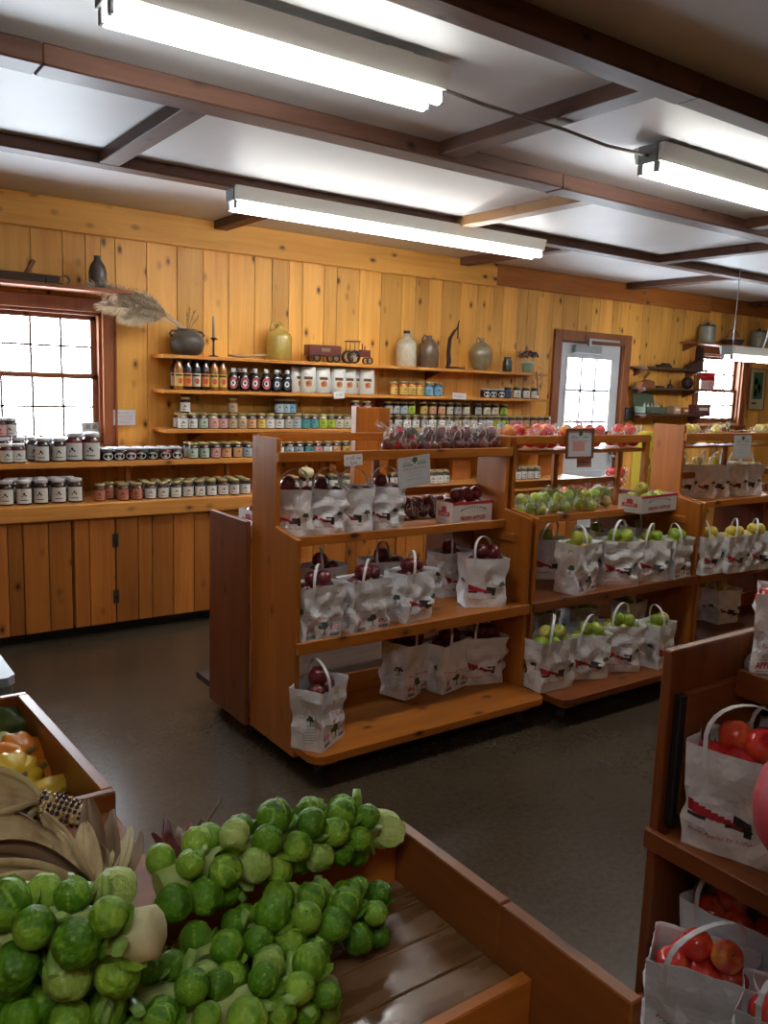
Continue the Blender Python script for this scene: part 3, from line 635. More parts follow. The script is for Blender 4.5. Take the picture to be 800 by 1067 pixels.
# ------------------------------------------------------------------ white paper bags
BW, BD, BH = .210, .135, .225
def bag_variant(seed, design, open_=1.0, slump=0.0):
    r = random.Random(seed); nper = 52; nz = 17
    folds = []
    for k in range(15):
        th = r.uniform(0, PI); folds.append((math.cos(th), math.sin(th), r.uniform(5, 16), r.uniform(0, 1), r.uniform(.003, .0085)))
    lean = (r.uniform(-.01, .012), r.uniform(-.01, .01)); waist = r.uniform(.3, .5); wamp = r.uniform(.02, .10); sq = r.uniform(-.006, .006)
    rimj = [r.uniform(-.5, .5) for _ in range(8)]
    def per(t):
        # rounded rectangle perimeter, t in 0..1 starting at the front left corner, going right
        L = 2*(BW+BD); s = (t % 1)*L
        if s < BW: return Vector((-BW/2+s, -BD/2)), Vector((0, -1)), s, 0
        s2 = s-BW
        if s2 < BD: return Vector((BW/2, -BD/2+s2)), Vector((1, 0)), s, 1
        s3 = s2-BD
        if s3 < BW: return Vector((BW/2-s3, BD/2)), Vector((0, 1)), s, 2
        return Vector((-BW/2, BD/2-(s3-BW))), Vector((-1, 0)), s, 3
    def disp(s, z):
        d = 0
        for c, sn, f, ph, a in folds:
            q = ((s*c+z*sn)*f+ph) % 1; d += a*(abs(q-.5)*2-.5)
        u = z/BH; return d*(.55+.9*math.exp(-((u-waist)/.28)**2))*min(1, .25+u*4)*(1 if u < .85 else .6)
    def S(t, z, extra=0.0):
        p, n, s, side = per(t); u = z/BH
        k = (.93+.10*u*open_)*(1-wamp*math.exp(-((u-waist)/.2)**2)*(1 if side in (1, 3) else .35))
        q = Vector((p.x*k, p.y*k))
        # round the corners slightly
        q *= 1-.035*(abs(p.x)/(BW/2)*abs(p.y)/(BD/2))**6
        d = disp(s, z)+sq*math.sin(PI*u)+extra
        # gusset: the narrow sides fold in at the middle near the top
        if side in (1, 3): d -= .010*max(0, u-.35)*(1-abs(p.y)/(BD/2))*1.6
        q += n*(d+.0022*noise.noise(Vector((s*90+seed, z*70, seed))))
        zz = z*(1-slump*(.5+.5*math.sin(s*7)))
        if u > .9:
            j = s/(2*(BW+BD))*8; i = int(j) % 8; zz += .010*(u-.9)*10*(rimj[i]*(1-j % 1)+rimj[(i+1) % 8]*(j % 1))
        return Vector((q.x+lean[0]*u, q.y+lean[1]*u, max(zz, 0)))
    bm = bmesh.new(); grid = []
    for j in range(nz+1): grid.append([bm.verts.new(S((i+.5)/nper if False else i/nper, BH*j/nz)) for i in range(nper)])
    for j in range(nz):
        for i in range(nper):
            a, b, c, d = grid[j][i], grid[j][(i+1) % nper], grid[j+1][(i+1) % nper], grid[j+1][i]
            if r.random() < .5: bm.faces.new((a, b, c)); bm.faces.new((a, c, d))
            else: bm.faces.new((a, b, d)); bm.faces.new((b, c, d))
    bm.faces.new(list(reversed(grid[0])))
    ng = 10; inn = []   # the inside of the bag
    for j in range(ng+1):
        z = BH-BH*.46*j/ng; row = []
        for i in range(nper):
            p = S(i/nper, z, -.0012); row.append(bm.verts.new(p))
        inn.append(row)
    for i in range(nper): bm.faces.new((grid[nz][i], grid[nz][(i+1) % nper], inn[0][(i+1) % nper], inn[0][i]))
    for j in range(ng):
        for i in range(nper): f = bm.faces.new((inn[j][i], inn[j][(i+1) % nper], inn[j+1][(i+1) % nper], inn[j+1][i])); f.smooth = True
    bm.faces.new(inn[ng])
    me = mesh('paper_bag', bm, paper)
    # printing on the faces
    Lp = 2*(BW+BD)
    def face(side):
        c = {0: BW/2, 1: BW+BD/2, 2: BW*1.5+BD, 3: 2*BW+1.5*BD}[side]/Lp
        return lambda x, y: S(c+x/Lp, max(.003, min(BH-.004, y)), .0020)
    bm = bmesh.new()   # mats: 0 red 1 green/grey 2 black
    def tree(pl, x, y, s, mi=1):
        for dx, dy, rr in ((0, 0, .6), (-.45, -.1, .42), (.45, -.08, .42), (-.2, .3, .4), (.25, .3, .38)): add_disc(bm, x+dx*s, y+dy*s, rr*s*.75, rr*s*.6, pl, mi, 10, .25)
        add_patch(bm, x-.08*s, y-1.05*s, x+.08*s, y-.2*s, pl, mi, 1, 2)
        for k in (-1, 1): add_patch(bm, x+k*.3*s-.15*s, y-1.05*s, x+k*.3*s+.15*s, y-.98*s, pl, mi, 1, 1)
    def front_a(pl):
        add_text(bm, 'From Apples to Cider', .015, pl_off(pl, 0, .094), 0, shear=.3, width=.165)
        add_text(bm, '1/2 PECK', .006, pl_off(pl, -.005, .115), 2)
        tree(pl, .0, .060, .034, 1)
        for sx in (-.062, .062):
            add_text(bm, 'APPLES', .022, pl_off(pl, sx, .042), 0, bold=.03, width=.052)
            for y in (.056, .028): add_patch(bm, sx-.026, y-.0006, sx+.026, y+.0006, pl, 2, 4, 1)
            add_patch(bm, sx-.026, .012, sx+.026, .024, pl, 3, 4, 1)
    def front_b(pl):
        # red and black swoosh with a line of red script, tree at the right
        for k in range(9): x = -.095+.0135*k; y = .092-.003*k; add_patch(bm, x, y-.011+.0009*k, x+.014, y+.015-.0017*k, pl, 0, 1, 1)
        add_patch(bm, -.095, .070, -.05, .078, pl, 2, 3, 1); add_patch(bm, -.01, .062, .048, .070, pl, 2, 4, 1); add_patch(bm, .004, .070, .046, .090, pl, 2, 3, 1); add_patch(bm, .030, .052, .046, .066, pl, 2, 2, 1)
        add_text(bm, 'From Apples to Cider', .013, pl_off(pl, -.02, .040), 0, shear=.3, width=.14)
        add_text(bm, '1/2 PECK', .006, pl_off(pl, 0, .12), 2)
        tree(pl, .074, .105, .023, 1)
    def pl_off(pl, ox, oy): return lambda x, y: pl(ox+x, oy+y)
    def side_c(pl):
        tree(pl, .015, .115, .024, 1)
        for k, w_ in enumerate((.05, .04, .055, .045, .05, .035)): add_patch(bm, .01-w_/2, .075-.009*k, .01+w_/2, .0765-.009*k, pl, 3, 3, 1)
    (front_a if design == 'A' else front_b)(face(0)); (front_b if design == 'A' else front_a)(face(2)); side_c(face(1)); side_c(face(3))
    pm = mesh('bag_print', bm, [redink, mat('tree_ink', (.07, .11, .085), .6), ink, greyink])
    # handle strap: from the front face up and over to the back
    bm = bmesh.new(); x0, x1 = -.062, .066; hh = r.uniform(.065, .095); sk = r.uniform(-.02, .02)
    f0, f1 = S((BW/2+x0)/Lp, BH*.80, .0025), S((BW/2+x0)/Lp, BH, .002)
    b1, b0 = S((BW*1.5+BD-x1)/Lp, BH, .002), S((BW*1.5+BD-x1)/Lp, BH*.8, .0025)
    pts = [f0, f1]
    for i in range(1, 12):
        u = i/12; a = PI*u; c_ = (1-math.cos(a))/2
        pts.append(f1.lerp(b1, c_)+Vector((sk*math.sin(a), 0, hh*math.sin(a)**.8)))
    pts += [b1, b0]; w_ = .0055; th = .0009; prev = None
    dirx = (b1-f1); dirx.z = 0; nrm = dirx.normalized(); sidev = Vector((-nrm.y, nrm.x, 0))
    sidev = (sidev*.6+Vector((1, 0, 0))*.4*(1 if sidev.x > 0 else -1)).normalized()
    for i, p in enumerate(pts):
        tg = (pts[min(i+1, len(pts)-1)]-pts[max(i-1, 0)]).normalized(); sv = (sidev-tg*sidev.dot(tg)).normalized(); nn = tg.cross(sv)
        ring = [bm.verts.new(p+sv*w_*a_+nn*th*b_) for a_, b_ in ((-1, -1), (1, -1), (1, 1), (-1, 1))]
        if prev:
            for k in range(4): f = bm.faces.new((prev[k], prev[(k+1) % 4], ring[(k+1) % 4], ring[k])); f.smooth = False
        else: bm.faces.new(ring)
        prev = ring
    bm.faces.new(list(reversed(prev)))
    return me, pm, mesh('handle', bm, mat('handle_paper', (.78, .78, .82), .5))
BAGS = {'A': [bag_variant(s, 'A') for s in (11, 12, 13, 14)], 'B': [bag_variant(s, 'B') for s in (21, 22, 23, 24)]}
def bag(p, rot, design, kind, ref, group, scale=1.0, tilt=(0, 0), heap=1.0, vi=None, napple=6, asc=.95):
    me, pm, hm = BAGS[design][vi if vi is not None else rnd.randrange(4)]
    R_ = (math.radians(tilt[0]), math.radians(tilt[1]), math.radians(rot))
    o = bpy.data.objects.new('paper_bag', me); COL.objects.link(o); o.location = p; o.rotation_euler = R_; o.scale = (scale,)*3
    tag(o, 'white paper bag of %s apples, %s' % (COLW[kind], ref), 'bag', group)
    for n_, m_ in (('print', pm), ('handle', hm)): local(n_, m_, None, o)
    from mathutils import Euler
    M = Matrix.Translation(Vector(p)) @ Euler(R_).to_matrix().to_4x4() @ Matrix.Scale(scale, 4)
    loc = [(-.058, -.012), (.006, -.016), (.058, .006), (-.030, .024)]; pts = []
    for i, (x, y) in enumerate(loc[:max(3, napple-2)]): pts.append(M @ Vector((x+rnd.uniform(-.004, .004), y+rnd.uniform(-.004, .004), BH-.032+rnd.uniform(-.006, .006)*1)))
    if napple >= 5: pts.append(M @ Vector((-.018+rnd.uniform(-.01, .01), -.002, BH+.018*heap)))
    if napple >= 6: pts.append(M @ Vector((.040+rnd.uniform(-.008, .004), -.006, BH+.014*heap)))
    short = ref.replace(' from left', '').replace('in front on', 'front bag on').replace('at back on', 'back bag on')
    place_apples(kind, pts, short, asc*scale, 'apples heaped in the paper bags')
    return o
def at_front(px, py, z, back=.0):
    p = PZ(px, py, z); return Vector((p.x, p.y+back, z+.0005))
def row(rows, z, design, kind, where, group, word='front', sc=1.0, back=.075):
    n = len(rows)
    for i, it in enumerate(rows):
        px, py, rot = it[:3]; kw = it[3] if len(it) > 3 else {}
        pos = ORD[i+1]
        bag(at_front(px, py, z, kw.pop('back', back)), rot, kw.pop('design', design), kind, '%s %s bag on %s' % (pos, word, where), group, scale=kw.pop('scale', sc), **kw)
G1 = 'paper bags on the red-apple rack'
row([(343, 779, 32, {'vi': 0, 'napple': 5, 'scale': 1.15, 'back': .085}), (429, 727, 26, {'vi': 1, 'tilt': (3, 7), 'scale': 1.16}), (473, 720, 14, {'scale': 1.08}), (509, 713, -18, {'design': 'B', 'scale': 1.08})], .14, 'A', 'dark', "red-apple rack's bottom shelf", G1)
row([(337, 668, 3, {'vi': 2}), (388, 659, 4, {'vi': 3}), (436, 648, 14, {'vi': 1, 'design': 'B'}), (512, 633, -22, {'design': 'B', 'vi': 2, 'scale': 1.06})], .562, 'A', 'dark', "red-apple rack's middle shelf", G1)
row([(342, 640, 10, {'napple': 5, 'back': .05}), (405, 632, -10, {'napple': 5, 'back': .05}), (474, 621, 8, {'napple': 5, 'back': .06, 'design': 'B'})], .562, 'A', 'dark', "red-apple rack's middle shelf", G1, 'back')
row([(314, 560, -34, {'napple': 5}), (347, 558, -30, {'napple': 5}), (377, 556, -35, {'napple': 4}), (408, 553, -42, {'napple': 5})], .947, 'B', 'dark', "red-apple rack's upper shelf", G1, sc=.9, back=.075)
G2 = 'paper bags on the green-apple rack'
row([(581, 719, -4, {'vi': 0, 'scale': 1.14}), (620, 708, -24, {'vi': 1, 'scale': 1.05}), (653, 700, -30, {'vi': 3, 'scale': 1.12}), (694, 695, 12, {'vi': 2, 'scale': 1.04})], .14, 'B', 'green', "green-apple rack's bottom shelf", G2)
row([(574, 680, 8, {'napple': 5}), (613, 674, -12, {'napple': 5}), (668, 667, 10, {'napple': 5}), (716, 662, 5, {'napple': 5})], .14, 'B', 'green', "green-apple rack's bottom shelf", G2, 'back', back=.1)
row([(610, 618, 14, {'vi': 2, 'scale': 1.15, 'design': 'A'}), (652, 610, -26, {'vi': 3, 'scale': 1.1}), (684, 606, -20, {'vi': 1, 'scale': 1.04}), (712, 603, 6, {'design': 'A', 'vi': 0, 'scale': 1.02})], .562, 'B', 'green', "green-apple rack's middle shelf", G2)
row([(577, 603, -30, {'napple': 5}), (625, 592, 8, {'napple': 5}), (672, 587, -8, {'napple': 5})], .562, 'B', 'green', "green-apple rack's middle shelf", G2, 'back', back=.05)
G3 = 'paper bags on the yellow-apple rack'
row([(719, 519, -30, {'napple': 5}), (737, 519, -25, {'napple': 5}), (752, 518, -34, {'napple': 5}), (772, 517, -38, {'napple': 4}), (786, 516, -40, {'napple': 4})], .947, 'B', 'yellow', "yellow-apple rack's upper shelf", G3, sc=.95)
row([(744, 599, 0, {'vi': 2}), (771, 597, -6, {'vi': 0}), (793, 594, -8, {'vi': 1})], .562, 'B', 'yellow', "yellow-apple rack's middle shelf", G3)
row([(757, 650, 0, {'napple': 5}), (779, 655, -10, {'napple': 5})], .14, 'B', 'yellow', "yellow-apple rack's bottom shelf", G3, back=.2)
G4 = 'paper bags on the rack at the right edge'
def b4(x, y, z, rot, ref, **k): bag((x, y, z+.0005), rot, k.pop('design', 'B'), 'red', ref, G4, **k)
b4(1.745, .985, .562, -72, "big front bag on right-edge rack's middle shelf", vi=2, scale=1.08, asc=.97)
b4(1.97, .99, .562, -80, "rear bag on right-edge rack's middle shelf", napple=5, design='A')
b4(1.79, .97, .14, -80, "shaded back bag on right-edge rack's bottom shelf", napple=5, design='A', tilt=(0, 0), vi=1, scale=1.12)
b4(1.575, .93, .14, -62, "first low bag on right-edge rack's bottom shelf", design='A', vi=3, scale=1.08)
b4(1.60, .715, .14, -66, "second low bag on right-edge rack's bottom shelf", design='A', vi=0, scale=1.1)
b4(1.985, 1.02, .911, -60, "tall bag on right-edge rack's upper shelf", design='A', vi=2, napple=6, scale=1.0)
# ------------------------------------------------------------------ ceiling lights
tube_mat = mat('lit_fluorescent_tube', (1, 1, 1), .5, emit=(1.0, .985, .93), es=TUBE)
fixw = mat('fixture_enamel', (.86, .88, .84), .5)
def fixture(label, x0, x1, y, z, ztop=CEIL, hang=False, sl=0):
    """two-tube strip light along x; z is the height of the tubes"""
    t = thing('ceiling_light', label, 'light', (x0, y, z), (0, 0, sl)); L = x1-x0
    bm = bmesh.new(); prism(bm, [(-.082, .088), (.082, .088), (.062, .016), (-.062, .016)], 'X', 0, L)
    local('housing', bm, fixw, t)
    for s in (0, 1):
        bm = bmesh.new(); xx = s*L
        box(bm, xx-.006, -.05, .012, xx+.006, .05, .088, bev=.002)
        for yy in (-.042, .042): box(bm, xx-(.016 if s else -.004), yy-.014, -.028, xx-(.004 if s else -.016), yy+.014, .014, bev=.002)
        local('end_cap', bm, mat('socket_grey', (.20, .22, .22), .5), t)
    for yy in (-.042, .042):
        bm = bmesh.new(); tube(bm, [(.018, yy, -.012), (L-.018, yy, -.012)], .019, 14); local('fluorescent_tube', bm, tube_mat, t)
    top_ = ztop-z
    if top_ > .09 and not hang:
        bm = bmesh.new()
        for xx in (L*.15, L*.85): box(bm, xx-.05, -.03, .085, xx+.05, .03, top_, bev=0)
        local('mounting_block', bm, fixw, t)
    if hang:
        for xx in (.08, L-.08):
            bm = bmesh.new(); tube(bm, [(xx, 0, .085), (xx, 0, top_)], .004, 6); local('hanging_chain', bm, metalg, t)
    return t
fixture('twin-tube fluorescent strip light nearest the camera, at top left of ceiling', .745, 1.86, 2.40, 2.565, sl=-.02)
fixture('long twin-tube fluorescent strip light under the beam nearest the back wall', 2.03, 4.36, 4.36, 2.545, 2.62, sl=-.01)
fixture('twin-tube fluorescent strip light joined by a cable, at upper right', 3.10, 4.32, 2.455, 2.575)
fixture('hanging twin-tube strip light in front of the far window', 6.60, 7.82, 4.24, 1.945, hang=True)
fixture('unseen fill light added behind the camera, shaped as a twin-tube strip', -1.0, .22, -.3, 2.575)  # unseen lamp added to fill the dark foreground
fixture('twin-tube strip light on the ceiling beyond the right edge', 5.6, 6.8, 2.4, 2.575)
bm = bmesh.new(); tube(bm, [(1.86, 2.385, 2.61), (2.1, 2.40, 2.605), (2.45, 2.41, 2.605), (2.52, 2.41, 2.605), (2.8, 2.43, 2.60), (3.10, 2.455, 2.62)], .007, 8)
top('light_cable', bm, mat('cable_grey', (.30, .29, .27), .5), 'grey cable strung between the two nearer strip lights', 'cable', loc=(1.86, 2.385, 2.61))
bm = bmesh.new(); q0 = PY(797, 330, 4.45); pts = []
for i in range(12): u = i/11; pts.append((7.20+.06*math.sin(u*PI), 4.26, 2.05+(CEIL-2.05)*u))
pts[0] = (7.16, 4.25, 2.038); tube(bm, pts, .008, 8)
top('power_cord', bm, white, 'white power cord running up from the hanging strip light', 'cord', loc=(7.16, 4.25, 2.038))
# ------------------------------------------------------------------ jars and bottles
lid_gold = mat('gold_lid', (.55, .47, .24), .32, .6); lid_white = mat('white_lid', (.70, .73, .78), .35); lid_dark = mat('dark_lid', (.03, .03, .03), .4)
GL = {}
def glassjam(c):
    k = 'jar_%s' % c
    if k not in GL:
        col = {'dark': (.028, .008, .009), 'black': (.010, .009, .010), 'red': (.10, .008, .012), 'amber': (.34, .12, .02), 'orange': (.45, .13, .02), 'pale': (.30, .25, .16), 'blue': (.05, .12, .20), 'brown': (.08, .03, .012), 'pink': (.5, .06, .08)}[c]
        GL[k] = mat(k+'_contents', col, .07, coat=.8)
    return GL[k]
LABC = {'white': (.74, .75, .72), 'cream': (.68, .64, .50), 'mint': (.47, .57, .48), 'pink': (.68, .36, .34), 'tan': (.52, .38, .24), 'peach': (.66, .34, .17), 'orange': (.68, .28, .06), 'gold': (.62, .43, .10), 'paleblue': (.42, .52, .58),
        'teal': (.08, .32, .36), 'lime': (.38, .50, .05), 'grey': (.45, .45, .44), 'blue': (.18, .38, .55), 'salmon': (.55, .20, .13), 'hotpink': (.62, .10, .14), 'navy': (.03, .05, .10)}
LABN = {'paleblue': 'pale blue', 'hotpink': 'deep pink', 'navy': 'dark'}
SHAPES = {'small': (.0365, .105, .66), 'big': (.044, .145, .6), 'med': (.040, .112, .6), 'squat': (.041, .078, .8), 'large': (.056, .175, .6)}
_jm = {}
def jar_meshes(shape, cont, lid, lab, oval=False):
    k = (shape, cont, lid, lab, oval)
    if k in _jm: return _jm[k]
    r, h, nk = SHAPES[shape]; bm = bmesh.new()
    lathe(bm, [(0, 0), (r*.9, 0), (r, .005), (r, h*.70), (r*.93, h*.78), (r*.80, h*.82), (r*.80, h*.86), (0, h*.86)], seg=16)
    body = mesh('jar', bm, glassjam(cont)); bm = bmesh.new()
    lathe(bm, [(r*.8, h*.855), (r*.88, h*.86), (r*.88, h*.975), (r*.84, h), (0, h)], seg=16)
    lm = mesh('lid', bm, {'gold': lid_gold, 'white': lid_white, 'dark': lid_dark}[lid]); bm = bmesh.new()
    R_ = r+.0008; z0, z1 = h*.07, h*.66; a0 = -PI/2
    cyl = lambda x, y: Vector((R_*math.cos(a0+x/R_), R_*math.sin(a0+x/R_), y))
    if oval: add_disc(bm, 0, (z0+z1)/2, r*.8, (z1-z0)*.5, cyl, 0, 18)
    else: add_patch(bm, -r*1.15, z0, r*1.15, z1, cyl, 0, 10, 1)
    R_ = r+.0014
    for dx, dy, s in ((0, .08, 1), (-.25, 0, .6), (.22, .02, .7)): add_disc(bm, dx*r, (z0+z1)/2+dy*h, r*.16*s, h*.055*s, cyl, 1, 8, .3)
    add_patch(bm, -r*.5, z0+(z1-z0)*.2, r*.5, z0+(z1-z0)*.25, cyl, 1, 4, 1)
    lb = mesh('label', bm, [mat('label_'+lab, LABC[lab], .55), ink]); _jm[k] = (body, lm, lb); return _jm[k]
def jar(p, shape, cont, lid, lab, label, group, oval=False, name='jam_jar', cat='jar'):
    b, l, lb = jar_meshes(shape, cont, lid, lab, oval)
    o = bpy.data.objects.new(name, b); COL.objects.link(o); o.location = p; o.rotation_euler = (0, 0, rnd.uniform(-.35, .2)-.25)
    tag(o, label, cat, group); local('lid', l, None, o); local('label', lb, None, o); return o
def jar_row(px0, px1, n, y, z, labs, where, group, shape='small', cont='dark', lid='gold', word='front', oval=False, stack=False):
    xa, xb = PY(px0, 450, y).x, PY(px1, 450, y).x
    for i in range(n):
        x = xa+(xb-xa)*(i/(n-1) if n > 1 else 0); lab = labs[i % len(labs)]; c = cont if isinstance(cont, str) else cont[i % len(cont)]
        pos = ORD[i+1]+' from left' if n > 1 else 'single'
        nm = LABN.get(lab, lab)
        jar((x, y+rnd.uniform(-.004, .004), z+.0005), shape, c, lid, lab, '%s-labelled jar, %s in %s row, %s' % (nm.replace(' ', '-'), pos, word, where), group, oval)
wC = 'left half of third shelf'; gC = 'small jars on the third shelf'; r34 = .098
frontC = ['white', 'white', 'mint', 'pink', 'pink', 'tan', 'tan', 'peach', 'gold', 'white', 'white', 'grey', 'paleblue', 'teal', 'teal', 'lime', 'lime', 'cream', 'cream']
jar_row(190, 361, 19, 5.385, 1.262, frontC, wC, gC, cont=['pale', 'dark', 'brown'])
jar_row(186, 358, 18, 5.465, 1.262, ['white', 'mint', 'pink', 'tan', 'gold', 'white', 'teal', 'lime', 'cream'], wC, gC, cont='dark', word='back')
jar_row(186, 352, 17, 5.545, 1.262, ['white', 'tan', 'grey'], wC, gC, word='rearmost')
jar_row(193, 193, 1, 5.465, 1.262+.106, ['white'], wC+" at its left end", gC, word='stacked')
jar_row(242, 242, 1, 5.465, 1.262+.106, ['tan'], wC+" above tan jars", gC, word='stacked', cont='amber')
jar_row(290, 303, 3, 5.465, 1.262+.106, ['paleblue', 'paleblue', 'blue'], wC, gC, word='upper stacked')
jar_row(369, 381, 2, 5.40, 1.262+.106, ['pink', 'pink'], 'third shelf above sign board', gC, word='stacked')
jar_row(369, 381, 2, 5.40, 1.262, ['pink', 'pink'], 'third shelf behind sign board', gC, word='lower', cont='pink')
wC2 = 'right half of third shelf'; gC2 = 'small jars on the right half of the third shelf'
jar_row(404, 569, 21, 5.385, 1.262, ['tan', 'grey', 'white', 'white', 'grey', 'white', 'cream', 'white', 'tan', 'white', 'cream', 'grey', 'white', 'lime', 'lime', 'pink', 'pink', 'peach', 'peach', 'salmon', 'pink'], wC2, gC2)
jar_row(402, 526, 15, 5.465, 1.262, ['grey', 'white', 'cream'], wC2, gC2, word='back')
jar_row(403, 427, 4, 5.465, 1.368, ['grey', 'grey', 'paleblue', 'lime'], wC2, gC2, word='upper left stacked')
jar_row(440, 484, 6, 5.465, 1.368, ['gold', 'peach', 'peach', 'cream', 'grey', 'cream'], wC2, gC2, word='upper middle stacked')
jar_row(496, 523, 4, 5.465, 1.368, ['grey', 'cream', 'cream', 'lime'], wC2, gC2, word='upper right stacked')
gB = 'jars on the second shelf beside the coffee bags'; wB = 'second shelf under brown jugs'
jar_row(408, 408, 1, 5.42, 1.522, ['gold'], wB, gB, cont='orange', word='amber')
jar_row(418, 435, 3, 5.42, 1.522, ['gold', 'gold', 'gold'], wB, gB, cont='orange', shape='med', word='amber')
jar_row(445, 454, 2, 5.42, 1.522, ['blue', 'blue'], wB, gB, cont='blue', shape='med', word='blue')
jar_row(420, 434, 2, 5.51, 1.522, ['gold', 'gold'], wB, gB, cont='orange', shape='med', word='back amber')
jar_row(503, 519, 3, 5.41, 1.522, ['white'], 'second shelf under flower pot', gB, shape='squat', cont='black', lid='white', word='white-lidded', oval=True)
jar_row(526, 554, 4, 5.41, 1.522, ['navy', 'white', 'white', 'white'], 'second shelf under flower pot', gB, cont='black', word='black')
gD = 'jars on the shelf below the window'; wD = 'window-level shelf'
jar_row(6, 18, 2, 5.27, 1.072, ['white'], wD, gD, shape='med', cont='red', lid='white', word='leftmost')
jar_row(44, 61, 2, 5.27, 1.072, ['white'], wD, gD, shape='big', cont='dark', lid='white', word='middle')
jar_row(77, 95, 2, 5.28, 1.072, ['white'], wD, gD, shape='large', cont='red', lid='white', word='big')
jar_row(2, 66, 5, 5.37, 1.072, ['white'], wD, gD, shape='big', cont='dark', lid='white', word='back')
jar_row(1, 11, 2, 5.37, 1.218, ['pink', 'white'], wD, gD, shape='med', cont='dark', lid='white', word='stacked')
jar_row(111, 184, 7, 5.265, 1.072, ['white'], wD, gD, shape='squat', cont=['black', 'black', 'red'], lid='white', word='oval', oval=True)
jar_row(116, 181, 6, 5.35, 1.072, ['white'], wD, gD, shape='squat', cont='black', lid='white', word='back oval', oval=True)
gD2 = 'pastel jars on the window-level shelf'
jar_row(201, 258, 6, 5.265, 1.072, ['mint', 'mint', 'pink', 'peach', 'peach', 'paleblue'], wD, gD2, word='pastel')
jar_row(196, 255, 6, 5.345, 1.072, ['white', 'mint', 'pink', 'peach'], wD, gD2, word='back pastel')
jar_row(291, 360, 8, 5.265, 1.072, ['white', 'paleblue', 'paleblue', 'teal', 'pink', 'white', 'peach', 'gold'], 'window-level shelf behind rack', gD2, word='pastel')
gE = 'jars on the counter'; wE = 'counter'
jar_row(4, 77, 5, 5.15, .838, ['white'], wE, gE, shape='big', cont='dark', lid='white', word='white-lidded')
jar_row(10, 69, 5, 5.255, .838, ['white'], wE, gE, shape='big', cont='dark', lid='white', word='back white-lidded')
jar_row(103, 103, 1, 5.13, .838, ['salmon'], wE+' beside white-lidded jars', gE, cont='brown')
jar_row(128, 142, 2, 5.11, .838, ['salmon'], wE, gE, cont='brown', word='salmon')
jar_row(112, 136, 3, 5.20, .838, ['salmon'], wE, gE, cont='brown', word='back salmon')
jar_row(156, 256, 9, 5.115, .838, ['white'], wE, gE, cont=['brown', 'black', 'black'], word='front white')
jar_row(150, 252, 10, 5.195, .838, ['white'], wE, gE, cont=['brown', 'black', 'black'], word='second white')
jar_row(147, 250, 9, 5.275, .838, ['white'], wE, gE, cont='black', word='third white')
jar_row(293, 361, 6, 5.12, .838, ['white', 'mint'], 'counter behind red-apple bags', gE, cont='black', word='front')
jar_row(290, 358, 6, 5.20, .838, ['white'], 'counter behind red-apple bags', gE, cont='black', word='back')
jar_row(366, 376, 2, 5.15, .838, ['white'], 'counter below price card', gE, cont='black', word='black')
jar_row(401, 411, 2, 5.12, .838, ['white'], 'counter left of square sign', gE, cont='black', word='front')
jar_row(452, 466, 3, 5.12, .838, ['white'], 'counter right of square sign', gE, cont='black', word='front')
jar_row(450, 464, 3, 5.20, .838, ['white'], 'counter right of square sign', gE, cont='black', word='back')
jar_row(520, 561, 7, 5.12, .838, ['white'], 'counter near white door', gE, cont='black', word='front')
jar_row(522, 559, 6, 5.20, .838, ['white'], 'counter near white door', gE, cont='black', word='back')
# bottles
def bottle_meshes(kind, cont, lab):
    k = ('b', kind, cont, lab)
    if k in _jm: return _jm[k]
    bm = bmesh.new()
    if kind == 'sauce': prof = [(0, 0), (.030, 0), (.032, .006), (.032, .135), (.026, .162), (.013, .185), (.012, .212), (0, .212)]; r, z0, z1 = .032, .025, .112
    else: prof = [(0, 0), (.034, 0), (.038, .01), (.038, .085), (.028, .115), (.013, .135), (.012, .15), (0, .15)]; r, z0, z1 = .038, .015, .10
    lathe(bm, prof, seg=16); b = mesh('bottle', bm, glassjam(cont)); bm = bmesh.new(); zt = prof[-1][1]
    lathe(bm, [(.014, zt-.02), (.0155, zt-.018), (.0155, zt+.01), (0, zt+.01)], seg=12)
    lm = mesh('cap', bm, lid_dark if kind == 'sauce' else lid_white); bm = bmesh.new()
    R_ = r+.0008; cyl = lambda x, y: Vector((R_*math.cos(-PI/2+x/R_), R_*math.sin(-PI/2+x/R_), y))
    if kind == 'sauce':
        add_patch(bm, -.036, z0, .036, z1, cyl, 0, 8, 1); R_ = r+.0015; add_disc(bm, .008, (z0+z1)/2-.008, .018, .018, cyl, 1, 9, .3); add_patch(bm, -.028, z1-.02, .028, z1-.008, cyl, 2, 6, 1)
    else:
        add_disc(bm, 0, (z0+z1)/2, .032, .040, cyl, 0, 18); R_ = r+.0015; add_disc(bm, 0, (z0+z1)/2, .019, .022, cyl, 3, 14); R_ = r+.002; add_disc(bm, 0, (z0+z1)/2, .008, .010, cyl, 2, 7, .3)
    lb = mesh('label', bm, [mat('label_'+lab, LABC[lab], .55), mat('fruit_print', (.55, .05, .03), .5), ink, mat('label_white', LABC['white'], .55)])
    _jm[k] = (b, lm, lb); return _jm[k]
def bottle_row(px0, px1, n, y, z, kind, conts, labs, what, word, group):
    xa, xb = PY(px0, 400, y).x, PY(px1, 400, y).x
    for i in range(n):
        x = xa+(xb-xa)*(i/(n-1) if n > 1 else 0); b, l, lb = bottle_meshes(kind, conts[i % len(conts)], labs[i % len(labs)])
        o = bpy.data.objects.new('bottle', b); COL.objects.link(o); o.location = (x, y, z+.0005); o.rotation_euler = (0, 0, -.35+rnd.uniform(-.15, .15))
        tag(o, '%s, %s from left in the %s row on the second shelf' % (what, ORD[i+1], word), 'bottle', group); local('cap', l, None, o); local('label', lb, None, o)
